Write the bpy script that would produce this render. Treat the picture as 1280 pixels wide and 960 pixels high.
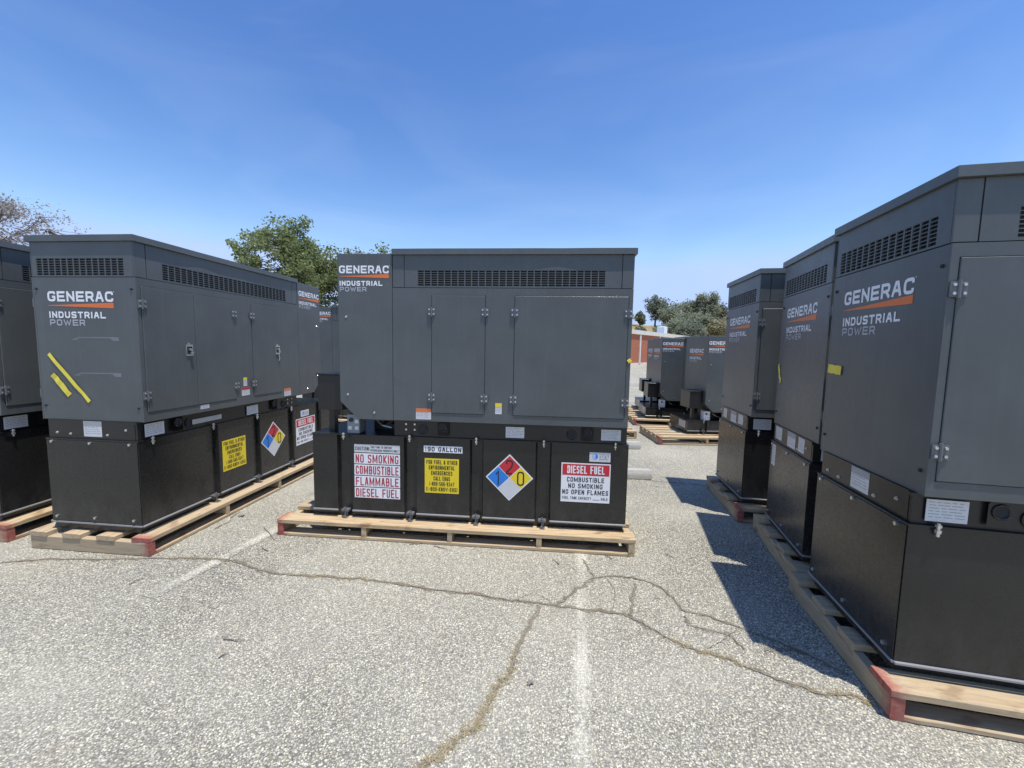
import bpy, bmesh, math, random
from mathutils import Vector, Matrix
random.seed(7)
for o in list(bpy.data.objects): bpy.data.objects.remove(o)
S = bpy.context.scene
COL = S.collection
R = math.radians

# ------------------------------------------------------------------ camera
pitch, roll, CAMH = R(5.074), R(-1.052), 1.541
cam = bpy.data.cameras.new('camera'); camo = bpy.data.objects.new('camera', cam); COL.objects.link(camo)
cam.sensor_fit = 'HORIZONTAL'; cam.sensor_width = 36.0; cam.lens = 36.0 * 507.8 / 1280
cam.clip_start = .05; cam.clip_end = 2000
fw = Vector((0, math.cos(pitch), -math.sin(pitch))); up = Vector((0, math.sin(pitch), math.cos(pitch))); rt = Vector((1, 0, 0))
r2 = rt * math.cos(roll) - up * math.sin(roll); u2 = rt * math.sin(roll) + up * math.cos(roll)
m = Matrix((r2, u2, -fw)).transposed().to_4x4(); m.translation = (0, 0, CAMH)
camo.matrix_world = m
S.camera = camo

# ------------------------------------------------------------------ sky and sun
SUN_EL = 75.8; sh = Vector((.686, -.727))
sdir = Vector((sh.x * math.cos(R(SUN_EL)), sh.y * math.cos(R(SUN_EL)), math.sin(R(SUN_EL)))).normalized()
W = bpy.data.worlds.new('World'); S.world = W; W.use_nodes = True
nt = W.node_tree; nt.nodes.clear()
sky = nt.nodes.new('ShaderNodeTexSky'); sky.sky_type = 'NISHITA'; sky.sun_disc = False
sky.sun_elevation = R(SUN_EL); sky.sun_rotation = math.atan2(sh.x, sh.y)
sky.air_density = 1.35; sky.dust_density = .25; sky.ozone_density = 5.0; sky.altitude = 200
bg = nt.nodes.new('ShaderNodeBackground'); bg.inputs[1].default_value = .14
out = nt.nodes.new('ShaderNodeOutputWorld')
# thin high cirrus, the same all round the sky
tc = nt.nodes.new('ShaderNodeTexCoord'); mp = nt.nodes.new('ShaderNodeMapping'); mp.inputs['Scale'].default_value = (1.2, 2.0, 4.5)
nz = nt.nodes.new('ShaderNodeTexNoise'); nz.inputs['Scale'].default_value = 1.3; nz.inputs['Detail'].default_value = 6; nz.inputs['Distortion'].default_value = .8
rp = nt.nodes.new('ShaderNodeMapRange'); rp.inputs[1].default_value = .46; rp.inputs[2].default_value = .85; rp.inputs[4].default_value = .10
mx = nt.nodes.new('ShaderNodeMix'); mx.data_type = 'RGBA'; mx.inputs[7].default_value = (7.0, 7.6, 8.4, 1)
nt.links.new(tc.outputs['Generated'], mp.inputs[0]); nt.links.new(mp.outputs[0], nz.inputs[0]); nt.links.new(nz.outputs[0], rp.inputs[0])
# deeper blue: one tone curve for the whole sky
sp = nt.nodes.new('ShaderNodeSeparateColor'); cbn = nt.nodes.new('ShaderNodeCombineColor'); nt.links.new(sky.outputs[0], sp.inputs[0])
for i, (ga, am, cap) in enumerate(((1.9, 2.7, .50), (1.65, 1.60, .67), (1.4, 1.32, 1.05))):
    m0 = nt.nodes.new('ShaderNodeMath'); m0.operation = 'MULTIPLY'; m0.inputs[1].default_value = .15
    m1 = nt.nodes.new('ShaderNodeMath'); m1.operation = 'POWER'; m1.inputs[1].default_value = ga
    m2 = nt.nodes.new('ShaderNodeMath'); m2.operation = 'MULTIPLY'; m2.inputs[1].default_value = am / .15
    nt.links.new(sp.outputs[i], m0.inputs[0]); nt.links.new(m0.outputs[0], m1.inputs[0]); nt.links.new(m1.outputs[0], m2.inputs[0]); m3 = nt.nodes.new('ShaderNodeMath'); m3.operation = 'SMOOTH_MIN'; m3.inputs[1].default_value = cap / .15; m3.inputs[2].default_value = .5; nt.links.new(m2.outputs[0], m3.inputs[0]); nt.links.new(m3.outputs[0], cbn.inputs[i])
nt.links.new(rp.outputs[0], mx.inputs[0]); nt.links.new(cbn.outputs[0], mx.inputs[6]); nt.links.new(mx.outputs[2], bg.inputs[0]); nt.links.new(bg.outputs[0], out.inputs[0])
sl = bpy.data.lights.new('sun', 'SUN'); sl.energy = 4.8; sl.angle = R(.53); sl.color = (1, .965, .90)
so = bpy.data.objects.new('sun', sl); COL.objects.link(so); so.rotation_euler = sdir.to_track_quat('Z', 'Y').to_euler(); so.location = (3, -3, 12)
vs = S.view_settings; vs.view_transform = 'Standard'; vs.look = 'None'; vs.gamma = 1; vs.exposure = .15; vs.use_curve_mapping = False

# ------------------------------------------------------------------ materials
M = {}
class N:
    """small node helper"""
    def __init__(s, name):
        s.m = bpy.data.materials.new(name); s.m.use_nodes = True; s.t = s.m.node_tree; s.b = s.t.nodes['Principled BSDF']; M[name] = s.m
        s.tc = s.t.nodes.new('ShaderNodeTexCoord')
    def n(s, k, **kw):
        x = s.t.nodes.new('ShaderNode' + k)
        for a, v in kw.items():
            if a.startswith('i_'): x.inputs[int(a[2:]) if a[2:].isdigit() else a[2:].replace('_', ' ')].default_value = v
            else: setattr(x, a, v)
        return x
    def l(s, a, b): s.t.links.new(a, b)
    def coord(s, kind='Object', scale=(1, 1, 1)):
        mpn = s.n('Mapping'); mpn.inputs['Scale'].default_value = scale; s.l(s.tc.outputs[kind], mpn.inputs[0]); return mpn.outputs[0]
    def geo(s, scale=(1, 1, 1)):
        g = s.n('NewGeometry'); mpn = s.n('Mapping'); mpn.inputs['Scale'].default_value = scale; s.l(g.outputs['Position'], mpn.inputs[0]); return mpn.outputs[0]
    def noise(s, co, scale, detail=4, rough=.55, dist=0):
        x = s.n('TexNoise'); x.inputs['Scale'].default_value = scale; x.inputs['Detail'].default_value = detail; x.inputs['Roughness'].default_value = rough; x.inputs['Distortion'].default_value = dist
        s.l(co, x.inputs['Vector']); return x.outputs[0]
    def ramp(s, f, stops):
        x = s.n('ValToRGB'); e = x.color_ramp.elements
        while len(e) < len(stops): e.new(.5)
        for el, (p, c) in zip(e, stops): el.position = p; el.color = (*c, 1) if len(c) == 3 else c
        s.l(f, x.inputs[0]); return x.outputs[0]
    def mix(s, f, a, b, kind='MIX'):
        x = s.n('Mix'); x.data_type = 'RGBA'; x.blend_type = kind
        for i, v in ((0, f), (6, a), (7, b)):
            if isinstance(v, (int, float)): x.inputs[i].default_value = v
            elif isinstance(v, tuple): x.inputs[i].default_value = (*v, 1)
            else: s.l(v, x.inputs[i])
        return x.outputs[2]
    def rng(s, f, a, b, c, d):
        x = s.n('MapRange'); s.l(f, x.inputs[0])
        for i, v in enumerate((a, b, c, d)): x.inputs[i + 1].default_value = v
        return x.outputs[0]
    def bump(s, h, strength, dist):
        x = s.n('Bump'); x.inputs['Strength'].default_value = strength; x.inputs['Distance'].default_value = dist; s.l(h, x.inputs['Height']); s.l(x.outputs[0], s.b.inputs['Normal'])
    def base(s, v):
        if isinstance(v, tuple): s.b.inputs['Base Color'].default_value = (*v, 1)
        else: s.l(v, s.b.inputs['Base Color'])
    def setp(s, **kw):
        for k, v in kw.items():
            i = s.b.inputs[{'rough': 'Roughness', 'metal': 'Metallic', 'spec': 'Specular IOR Level', 'coat': 'Coat Weight'}[k]]
            if isinstance(v, (int, float)): i.default_value = v
            else: s.l(v, i)

def paint(name, colr, rough, dust=.12, dustcol=(.30, .28, .25), bump=.06, spec=.5, metal=0, var=.12, wave=0, streak=0, low=0):
    k = N(name); g = k.geo()
    a = k.noise(g, 2.3, 5, .6); b = k.noise(g, 38, 4, .65)
    c1 = k.mix(k.rng(a, .3, .7, 0, 1), tuple(x * (1 - var) for x in colr), tuple(x * (1 + var) for x in colr))
    f = k.n('Math', operation='MULTIPLY'); k.l(k.rng(a, .4, .75, .2, 1), f.inputs[0]); k.l(k.rng(b, .45, .8, 0, dust), f.inputs[1])
    cc = k.mix(f.outputs[0], c1, dustcol)
    if streak:
        st = k.noise(k.geo((26, 26, 1.6)), 1.0, 5, .65); cc = k.mix(k.rng(st, .5, .8, 0, streak), cc, tuple(x * 1.9 for x in colr))
        sm_ = k.noise(g, 5.5, 6, .7, 1.0); cc = k.mix(k.rng(sm_, .55, .8, 0, streak), cc, tuple(x * 1.7 + .01 for x in colr))
    if low:
        sz = k.n('SeparateXYZ'); k.l(g, sz.inputs[0]); lw = k.n('Math', operation='MULTIPLY'); k.l(k.rng(sz.outputs[2], .18, .52, 1, 0), lw.inputs[0]); k.l(k.rng(k.noise(k.geo((1, 1, .5)), 9, 6, .7), .38, .72, 0, low), lw.inputs[1])
        cc = k.mix(lw.outputs[0], cc, dustcol)
    k.base(cc); k.setp(rough=k.rng(b, .3, .7, rough * .85, rough * 1.2), spec=spec, metal=metal)
    if wave:
        wa = k.n('Bump'); wa.inputs['Strength'].default_value = wave; wa.inputs['Distance'].default_value = .02; k.l(k.noise(g, 2.6, 1), wa.inputs['Height'])
        wb = k.n('Bump'); wb.inputs['Strength'].default_value = bump; wb.inputs['Distance'].default_value = .001; k.l(k.noise(g, 420, 2), wb.inputs['Height']); k.l(wa.outputs[0], wb.inputs['Normal']); k.l(wb.outputs[0], k.b.inputs['Normal'])
    else: k.bump(k.noise(g, 420, 2), bump, .001)
    return k
paint('enclosure_paint', (.085, .093, .0925), .38, dust=.06, wave=.30, streak=.16)
paint('enclosure_dark', (.012, .013, .015), .7)
paint('tank_black', (.0165, .016, .015), .25, dust=.0, var=.15, bump=.02, wave=.25, streak=.22, low=.12)
paint('frame_black', (.013, .013, .013), .32, dust=.0, var=.2, bump=.03)
paint('zinc', (.62, .62, .60), .32, dust=.2, metal=.9)
paint('steel_grey', (.22, .24, .25), .45, dust=.2)
paint('hinge_grey', (.12, .125, .13), .38, dust=.1)
paint('lip_steel', (.26, .26, .26), .30, dust=.3)
paint('white_print', (.80, .80, .80), .45, dust=.05, var=.03)
paint('power_print', (.42, .43, .44), .45, dust=.05, var=.03)
paint('orange_print', (.72, .17, .035), .45, dust=.05, var=.05)
paint('red_print', (.55, .022, .035), .4, dust=.05, var=.05)
paint('darkred_print', (.42, .03, .05), .4, dust=.05, var=.05)
paint('blue_print', (.02, .20, .62), .4, dust=.05, var=.05)
paint('yellow_print', (.80, .60, .02), .4, dust=.05, var=.05)
paint('black_print', (.015, .015, .015), .5, dust=.02)
paint('grey_print', (.33, .34, .35), .5, dust=.02)
paint('tape_yellow', (.78, .66, .06), .35, dust=.1, var=.1)
paint('label_white', (.62, .62, .61), .4, dust=.3, var=.06)
paint('label_cream', (.50, .49, .44), .5, dust=.3, var=.1)
paint('residue', (.17, .185, .195), .5, dust=.3, var=.2)  # grey a little paler than the enclosure paint
paint('cream_stucco', (.68, .63, .54), .9, dust=.3, dustcol=(.4, .36, .3), bump=.3)
paint('roof_metal', (.30, .34, .38), .5, dust=.3)
paint('hose_black', (.01, .01, .012), .5)
paint('concrete', (.40, .39, .36), .9, dust=.8, dustcol=(.25, .23, .2), bump=.5)
paint('window_dark', (.02, .025, .03), .1)
for nm, c in (('bark', (.11, .085, .065)), ('bark_pale', (.19, .165, .145))):
    k = N(nm); g = k.geo((6, 6, 1.2)); k.base(k.mix(k.noise(g, 3, 5), tuple(x * .6 for x in c), tuple(x * 1.5 for x in c))); k.setp(rough=.95); k.bump(k.noise(g, 4, 5), .6, .05)
def leafmat(name, a, b, trans=.25):
    k = N(name); g = k.n('NewGeometry')
    at = k.n('Attribute'); at.attribute_name = 'leaf'
    k.base(k.mix(at.outputs['Fac'], a, b)); k.setp(rough=.55, spec=.3)
    tr = k.n('BsdfTranslucent'); k.l(k.mix(at.outputs['Fac'], tuple(x * 1.3 for x in a), tuple(x * 1.3 for x in b)), tr.inputs[0])
    ms = k.n('MixShader'); ms.inputs[0].default_value = trans
    k.l(k.b.outputs[0], ms.inputs[1]); k.l(tr.outputs[0], ms.inputs[2]); k.l(ms.outputs[0], k.t.nodes['Material Output'].inputs[0])
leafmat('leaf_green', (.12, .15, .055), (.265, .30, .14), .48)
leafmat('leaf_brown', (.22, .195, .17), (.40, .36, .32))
leafmat('leaf_far', (.18, .20, .135), (.35, .365, .25), .5)  # distance haze is put into this leaf colour by lightening it
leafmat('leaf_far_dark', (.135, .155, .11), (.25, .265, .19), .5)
leafmat('leaf_olive', (.21, .20, .11), (.36, .33, .20), .4)
leafmat('straw', (.33, .26, .13), (.55, .46, .28), .2)
# wood: grain along local x, tone differs per board, red spray mark from a vertex attribute
k = N('pallet_wood'); oi = k.n('ObjectInfo'); co = k.n('Mapping'); k.l(k.tc.outputs['Object'], co.inputs[0]); co.inputs['Scale'].default_value = (1.6, 22, 22)
cb = k.n('CombineXYZ'); rm = k.n('Math', operation='MULTIPLY', i_1=37.0); k.l(oi.outputs['Random'], rm.inputs[0])
for i in range(3): k.l(rm.outputs[0], cb.inputs[i])
k.l(cb.outputs[0], co.inputs['Location'])
gr = k.noise(co.outputs[0], 2.2, 6, .6, 1.2); kn = k.noise(k.coord('Object', (3, 9, 9)), 2.0, 3)
c = k.mix(k.rng(gr, .3, .7, 0, 1), (.37, .25, .13), (.60, .465, .29)); c = k.mix(k.rng(kn, .60, .70, 0, .75), c, (.24, .135, .065)); ck = k.noise(k.coord('Object', (.8, 60, 60)), 2.0, 3); c = k.mix(k.rng(ck, .66, .72, 0, .7), c, (.12, .08, .05)); gw = k.noise(k.geo(), 6, 5, .7); c = k.mix(k.rng(gw, .5, .75, 0, .28), c, (.30, .27, .23))
c = k.mix(k.rng(oi.outputs['Random'], 0, 1, 0, .48), c, (.34, .29, .205))
at = k.n('Attribute'); at.attribute_name = 'red'; nn = k.noise(k.geo(), 30, 5, .7); ad = k.n('Math', operation='MULTIPLY_ADD', i_1=.9, i_2=-.42)
k.l(nn, ad.inputs[0]); sm = k.n('Math', operation='ADD'); k.l(at.outputs['Fac'], sm.inputs[0]); k.l(ad.outputs[0], sm.inputs[1])
c = k.mix(k.rng(sm.outputs[0], .34, .95, 0, .8), c, (.30, .03, .04))
k.base(c); k.setp(rough=.85, spec=.25); k.bump(gr, .35, .004)
# old parking-lot asphalt: pale exposed aggregate in a grey binder
def pavement(name, linepaint=False):
    k = N(name); g = k.geo()
    d1 = k.n('TexNoise'); d1.inputs['Scale'].default_value = 60; k.l(g, d1.inputs['Vector'])
    wv = k.n('VectorMath', operation='MULTIPLY_ADD'); wv.inputs[1].default_value = (.006,) * 3; k.l(d1.outputs['Color'], wv.inputs[0]); k.l(g, wv.inputs[2])
    v1 = k.n('TexVoronoi'); v1.inputs['Scale'].default_value = 128; k.l(wv.outputs[0], v1.inputs['Vector'])
    v2 = k.n('TexVoronoi'); v2.inputs['Scale'].default_value = 200; k.l(wv.outputs[0], v2.inputs['Vector'])
    s1 = k.n('SeparateColor'); k.l(v1.outputs['Color'], s1.inputs[0]); s2 = k.n('SeparateColor'); k.l(v2.outputs['Color'], s2.inputs[0])
    stones = k.ramp(s1.outputs[0], [(0, (.05, .05, .05)), (.2, (.13, .13, .125)), (.4, (.29, .285, .26)), (.66, (.47, .455, .41)), (1, (.76, .735, .67))])
    fine = k.ramp(s2.outputs[1], [(0, (.07, .07, .065)), (.5, (.29, .28, .255)), (1, (.60, .58, .53))])
    c = k.mix(k.rng(s1.outputs[1], .45, .55, 0, 1), stones, fine)
    c = k.mix(k.rng(s2.outputs[2], .80, .86, 0, .55), c, (.46, .40, .27)); c = k.mix(k.rng(s2.outputs[0], .84, .9, 0, .6), c, (.16, .175, .20))
    c = k.mix(k.rng(v1.outputs['Distance'], .36, .7, 0, .85), c, (.085, .083, .078))
    big = k.noise(g, .55, 5, .6, .4); med = k.noise(g, 4.2, 5, .6)
    c = k.mix(k.rng(big, .35, .68, 0, .28), c, (.48, .465, .42)); c = k.mix(k.rng(med, .5, .75, 0, .22), c, (.20, .20, .195))
    st = k.noise(g, 1.3, 4, .7); c = k.mix(k.rng(st, .6, .75, 0, .20), c, (.30, .24, .17))
    if linepaint:
        w = k.noise(g, 55, 5, .75); w2 = k.noise(g, 3.0, 3)
        ad = k.n('Math', operation='ADD'); k.l(w, ad.inputs[0]); k.l(k.rng(w2, .3, .7, -.14, .12), ad.inputs[1])
        em = k.n('Attribute'); em.attribute_name = 'edge'; ad2 = k.n('Math', operation='ADD'); k.l(ad.outputs[0], ad2.inputs[0]); k.l(k.rng(em.outputs['Fac'], 0, 1, -.30, -.035), ad2.inputs[1])
        c = k.mix(k.rng(ad2.outputs[0], .26, .60, 0, .46), c, (.74, .73, .69))
    dk = k.noise(g, .9, 5, .62, 1.5); c = k.mix(k.rng(dk, .56, .74, 0, .30), c, (.17, .168, .16))
    lt = k.noise(k.geo((.5, .9, 1)), .8, 4, .6, .8); c = k.mix(k.rng(lt, .42, .7, 0, .27), c, (.50, .49, .45))
    oil = k.noise(g, 2.1, 3, .5); c = k.mix(k.rng(oil, .70, .78, 0, .35), c, (.11, .105, .10))
    c = k.mix(1.0, c, (1.17, 1.13, 1.0), 'MULTIPLY')
    k.base(c); k.setp(rough=.88, spec=.3)
    hs = k.n('Math', operation='SUBTRACT', i_0=1.0); k.l(v1.outputs['Distance'], hs.inputs[1])
    ha = k.n('Math', operation='MULTIPLY_ADD', i_1=.8); k.l(s1.outputs[2], ha.inputs[0]); k.l(hs.outputs[0], ha.inputs[2])
    k.bump(ha.outputs[0], .55, .006)
pavement('asphalt'); pavement('line_paint', True)
k = N('crack_dirt'); g = k.geo(); a = k.noise(g, 22, 5, .7)
k.base(k.ramp(a, [(.25, (.05, .045, .04)), (.48, (.19, .155, .105)), (.75, (.40, .31, .18))])); k.setp(rough=.95, spec=.1); k.bump(k.noise(g, 120, 4), .8, .01)
e = k.n('Attribute'); e.attribute_name = 'edge'; tr = k.n('BsdfTransparent'); ms = k.n('MixShader'); ad = k.n('Math', operation='ADD')
ad0 = k.n('Math', operation='ADD'); k.l(k.noise(g, 75, 4, .75), ad0.inputs[0]); k.l(k.rng(k.noise(g, 5.5, 4, .65), .3, .7, -.34, .16), ad0.inputs[1]); k.l(ad0.outputs[0], ad.inputs[0]); k.l(e.outputs['Fac'], ad.inputs[1]); k.l(k.rng(ad.outputs[0], .95, 1.6, 0, .66), ms.inputs[0])
k.l(tr.outputs[0], ms.inputs[1]); k.l(k.b.outputs[0], ms.inputs[2]); k.l(ms.outputs[0], k.t.nodes['Material Output'].inputs[0])
k = N('crack_dark'); g = k.geo(); k.base(k.mix(k.noise(g, 40, 3), (.11, .10, .085), (.32, .285, .23))); k.setp(rough=1, spec=0)
k = N('dry_hill'); g = k.geo(); k.base(k.mix(k.rng(k.noise(g, .12, 6, .6), .35, .65, 0, 1), (.34, .25, .14), (.20, .18, .09))); k.setp(rough=1, spec=.1); k.bump(k.noise(g, 1.5, 5), .6, .3)
k = N('brick_wall'); sx_ = k.n('SeparateXYZ'); k.l(k.tc.outputs['Object'], sx_.inputs[0]); cx_ = k.n('CombineXYZ'); k.l(sx_.outputs[0], cx_.inputs[0]); k.l(sx_.outputs[2], cx_.inputs[1]); bt = k.n('TexBrick'); k.l(cx_.outputs[0], bt.inputs[0])
bt.inputs['Scale'].default_value = 1; bt.inputs['Brick Width'].default_value = .22; bt.inputs['Row Height'].default_value = .075; bt.inputs['Mortar Size'].default_value = .006
bt.inputs['Color1'].default_value = (.36, .10, .045, 1); bt.inputs['Color2'].default_value = (.44, .14, .07, 1); bt.inputs['Mortar'].default_value = (.36, .26, .2, 1)
k.base(bt.outputs[0]); k.setp(rough=.9, spec=.2)

# ------------------------------------------------------------------ mesh helper
class MB:
    def __init__(s): s.v = []; s.f = []; s.mi = []; s.at = {}
    def add(s, vs, fs, mi=0):
        o = len(s.v); s.v += [tuple(p) for p in vs]; s.f += [tuple(i + o for i in f) for f in fs]; s.mi += [mi] * len(fs)
    def box(s, x0, x1, y0, y1, z0, z1, mi=0, bev=0):
        if x0 > x1: x0, x1 = x1, x0
        if y0 > y1: y0, y1 = y1, y0
        if z0 > z1: z0, z1 = z1, z0
        if not bev:
            s.add([(x0, y0, z0), (x1, y0, z0), (x1, y1, z0), (x0, y1, z0), (x0, y0, z1), (x1, y0, z1), (x1, y1, z1), (x0, y1, z1)],
                  [(0, 3, 2, 1), (4, 5, 6, 7), (0, 1, 5, 4), (1, 2, 6, 5), (2, 3, 7, 6), (3, 0, 4, 7)], mi); return
        b = bmesh.new(); bmesh.ops.create_cube(b, size=1)
        for q in b.verts: q.co = ((x0 + x1) / 2 + q.co.x * (x1 - x0), (y0 + y1) / 2 + q.co.y * (y1 - y0), (z0 + z1) / 2 + q.co.z * (z1 - z0))
        bmesh.ops.bevel(b, geom=b.edges[:], offset=bev, segments=1, profile=.5, affect='EDGES'); s.bm(b, mi)
    def bm(s, b, mi=0):
        b.verts.index_update(); s.add([q.co[:] for q in b.verts], [[q.index for q in f.verts] for f in b.faces], mi); b.free()
    def prism(s, poly, axis, a0, a1, mi=0):
        """poly in the two other axes, extruded along axis (0,1,2) from a0 to a1"""
        n = len(poly); P = []
        for a in (a0, a1):
            for p, q in poly: P.append({0: (a, p, q), 1: (p, a, q), 2: (p, q, a)}[axis])
        F = [tuple(range(n)), tuple(range(2 * n - 1, n - 1, -1))] + [(i, i + n, (i + 1) % n + n, (i + 1) % n) for i in range(n)]
        b = bmesh.new(); V = [b.verts.new(p) for p in P]
        for f in F: b.faces.new([V[i] for i in f])
        bmesh.ops.recalc_face_normals(b, faces=b.faces[:]); s.bm(b, mi)
    def cyl(s, p, q, r, n=10, mi=0, r1=None):
        p = Vector(p); q = Vector(q); d = (q - p).normalized(); a = d.orthogonal().normalized(); b = d.cross(a); r1 = r if r1 is None else r1
        vs = []
        for c, rr in ((p, r), (q, r1)):
            for i in range(n): t = 2 * math.pi * i / n; vs.append(c + (a * math.cos(t) + b * math.sin(t)) * rr)
        s.add(vs, [(i, (i + 1) % n, (i + 1) % n + n, i + n) for i in range(n)] + [tuple(range(n - 1, -1, -1)), tuple(range(n, 2 * n))], mi)
    def tube(s, pts, rad, n=7, mi=0):
        for i in range(len(pts) - 1):
            a = rad[i] if isinstance(rad, (list, tuple)) else rad; b = rad[i + 1] if isinstance(rad, (list, tuple)) else rad
            s.cyl(pts[i], pts[i + 1], a, n, mi, b)
    def mesh(s, name, mats, smooth=False):
        me = bpy.data.meshes.new(name); me.from_pydata(s.v, [], s.f)
        for mm in mats: me.materials.append(M[mm])
        if any(s.mi): me.polygons.foreach_set('material_index', s.mi)
        for an, vals in s.at.items():
            a = me.attributes.new(an, 'FLOAT', 'POINT'); a.data.foreach_set('value', vals)
        if smooth: me.polygons.foreach_set('use_smooth', [True] * len(me.polygons))
        me.update(); return me
def link(name, data, parent=None, **props):
    o = bpy.data.objects.new(name, data); COL.objects.link(o)
    if parent: o.parent = parent
    for a, b in props.items():
        if b is not None: o[a] = b
    return o
CACHE = {}
def part(name, key, fn, mats, parent, **props):
    """a child mesh; alike parts of different things share mesh data"""
    if key not in CACHE:
        mb = MB(); fn(mb); CACHE[key] = mb.mesh(name, mats)
    return link(name, CACHE[key], parent, **props)
def thing(name, label, cat, loc=(0, 0, 0), rz=0, group=None):
    o = link(name, None, None, label=label, category=cat, group=group); o.location = loc; o.rotation_euler.z = rz; o.empty_display_size = .2; return o

# ------------------------------------------------------------------ lettering: a stroke alphabet
r_ = 1
GL = {
'A': [[(0, 0), (.38, 1), (.62, 1), (1, 0)], [(.2, .34), (.8, .34)]],
'B': [[(.0, .52), (0, 1), (.92, 1, r_), (.92, .52, r_), (.1, .52)], [(0, .52), (0, 0), (1, 0, r_), (1, .52, r_), (.7, .52)]],
'C': [[(1, .70), (1, 1, r_), (0, 1, r_), (0, 0, r_), (1, 0, r_), (1, .30)]],
'D': [[(0, .5), (0, 1), (1, 1, r_), (1, 0, r_), (0, 0), (0, .5)]],
'E': [[(1, 1), (0, 1), (0, 0), (1, 0)], [(.1, .5), (.9, .5)]],
'F': [[(1, 1), (0, 1), (0, 0)], [(.1, .5), (.85, .5)]],
'G': [[(1, .76), (1, 1, r_), (0, 1, r_), (0, 0, r_), (1, 0, r_), (1, .44), (.6, .44)]],
'H': [[(0, 0), (0, 1)], [(1, 0), (1, 1)], [(.1, .5), (.9, .5)]],
'I': [[(.5, 0), (.5, 1)]],
'K': [[(0, 0), (0, 1)], [(1, 1), (.2, .48), (1, 0)]],
'L': [[(0, 1), (0, 0), (1, 0)]],
'M': [[(0, 0), (0, 1)], [(1, 0), (1, 1)], [(.06, .94), (.5, .12), (.94, .94)]],
'N': [[(0, 0), (0, 1)], [(1, 0), (1, 1)], [(.06, .92), (.94, .08)]],
'O': [[(0, .5), (0, 1, r_), (1, 1, r_), (1, 0, r_), (0, 0, r_), (0, .5)]],
'P': [[(0, 0), (0, 1), (1, 1, r_), (1, .4, r_), (.1, .4)]],
'R': [[(0, 0), (0, 1), (1, 1, r_), (1, .42, r_), (.1, .42)], [(.62, .42), (1, 0)]],
'S': [[(1, .79), (1, 1, r_), (0, 1, r_), (0, .52, r_), (1, .48, r_), (1, 0, r_), (0, 0, r_), (0, .21)]],
'T': [[(0, 1), (1, 1)], [(.5, 0), (.5, .9)]],
'U': [[(0, 1), (0, 0, r_), (1, 0, r_), (1, 1)]],
'V': [[(0, 1), (.5, 0), (1, 1)]],
'W': [[(0, 1), (.27, 0), (.5, .85), (.73, 0), (1, 1)]],
'Y': [[(0, 1), (.5, .45), (1, 1)], [(.5, .45), (.5, 0)]],
'Q': [[(0, .5), (0, 1, r_), (1, 1, r_), (1, 0, r_), (0, 0, r_), (0, .5)], [(.6, .25), (1, -.05)]],
'0': [[(0, .5), (0, 1, r_), (1, 1, r_), (1, 0, r_), (0, 0, r_), (0, .5)]],
'1': [[(.2, .8), (.55, 1), (.55, 0)]],
'2': [[(0, .74), (0, 1, r_), (1, 1, r_), (1, .55, r_), (0, .1), (0, 0), (1, 0)]],
'3': [[(0, .85), (0, 1, r_), (1, 1, r_), (1, .52, r_), (.35, .52)], [(.9, .52), (1, .48), (1, 0, r_), (0, 0, r_), (0, .18)]],
'4': [[(.75, 0), (.75, 1), (0, .3), (1, .3)]],
'5': [[(1, 1), (0, 1), (0, .55), (1, .55, r_), (1, 0, r_), (0, 0, r_), (0, .15)]],
'6': [[(1, .85), (1, 1, r_), (0, 1, r_), (0, 0, r_), (1, 0, r_), (1, .55, r_), (.1, .55)]],
'7': [[(0, 1), (1, 1), (.4, 0)]],
'8': [[(.0, .52), (0, 1, r_), (1, 1, r_), (1, .52), (0, .52), (0, 0, r_), (1, 0, r_), (1, .45)]],
'9': [[(0, .15), (0, 0, r_), (1, 0, r_), (1, 1, r_), (0, 1, r_), (0, .45, r_), (.9, .45)]],
'&': [[(1, 0), (.15, .78), (.15, 1, r_), (.7, 1, r_), (.7, .75), (0, .35), (0, 0, r_), (.75, 0, r_), (1, .42)]],
'-': [[(.15, .45), (.85, .45)]], ':': [[(.5, .18), (.5, .24)], [(.5, .66), (.5, .72)]],
'(': [[(.75, 1.05), (.35, .8), (.35, .2), (.75, -.05)]], ')': [[(.25, 1.05), (.65, .8), (.65, .2), (.25, -.05)]],
'_': [[(-.2, 0), (1.2, 0)]], ' ': [],
}
GW = {'I': .32, 'M': 1.4, 'W': 1.4, ' ': .55, '1': .62, '-': .6, ':': .3, '(': .5, ')': .5, '&': 1.1}
def smooth_poly(pts, rad):
    o = []
    for i, p in enumerate(pts):
        q = Vector(p[:2])
        if len(p) > 2 and p[2] and 0 < i < len(pts) - 1:
            a = Vector(pts[i - 1][:2]); b = Vector(pts[i + 1][:2]); la = (a - q).length; lb = (b - q).length
            r = min(rad, la * .5, lb * .5); s = q + (a - q).normalized() * r; e = q + (b - q).normalized() * r
            for t in (0, .25, .5, .75, 1): o.append((1 - t) ** 2 * s + 2 * t * (1 - t) * q + t * t * e)
        else: o.append(q)
    return o
class Frame:
    """2D drawing plane on a panel: a runs to the reader's right, b up, n out of the panel"""
    def __init__(s, o, x, n): s.o = Vector(o); s.x = Vector(x); s.y = Vector((0, 0, 1)); s.n = Vector(n)
    def p(s, a, b, h=0): return s.o + s.x * a + s.y * b + s.n * h
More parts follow.
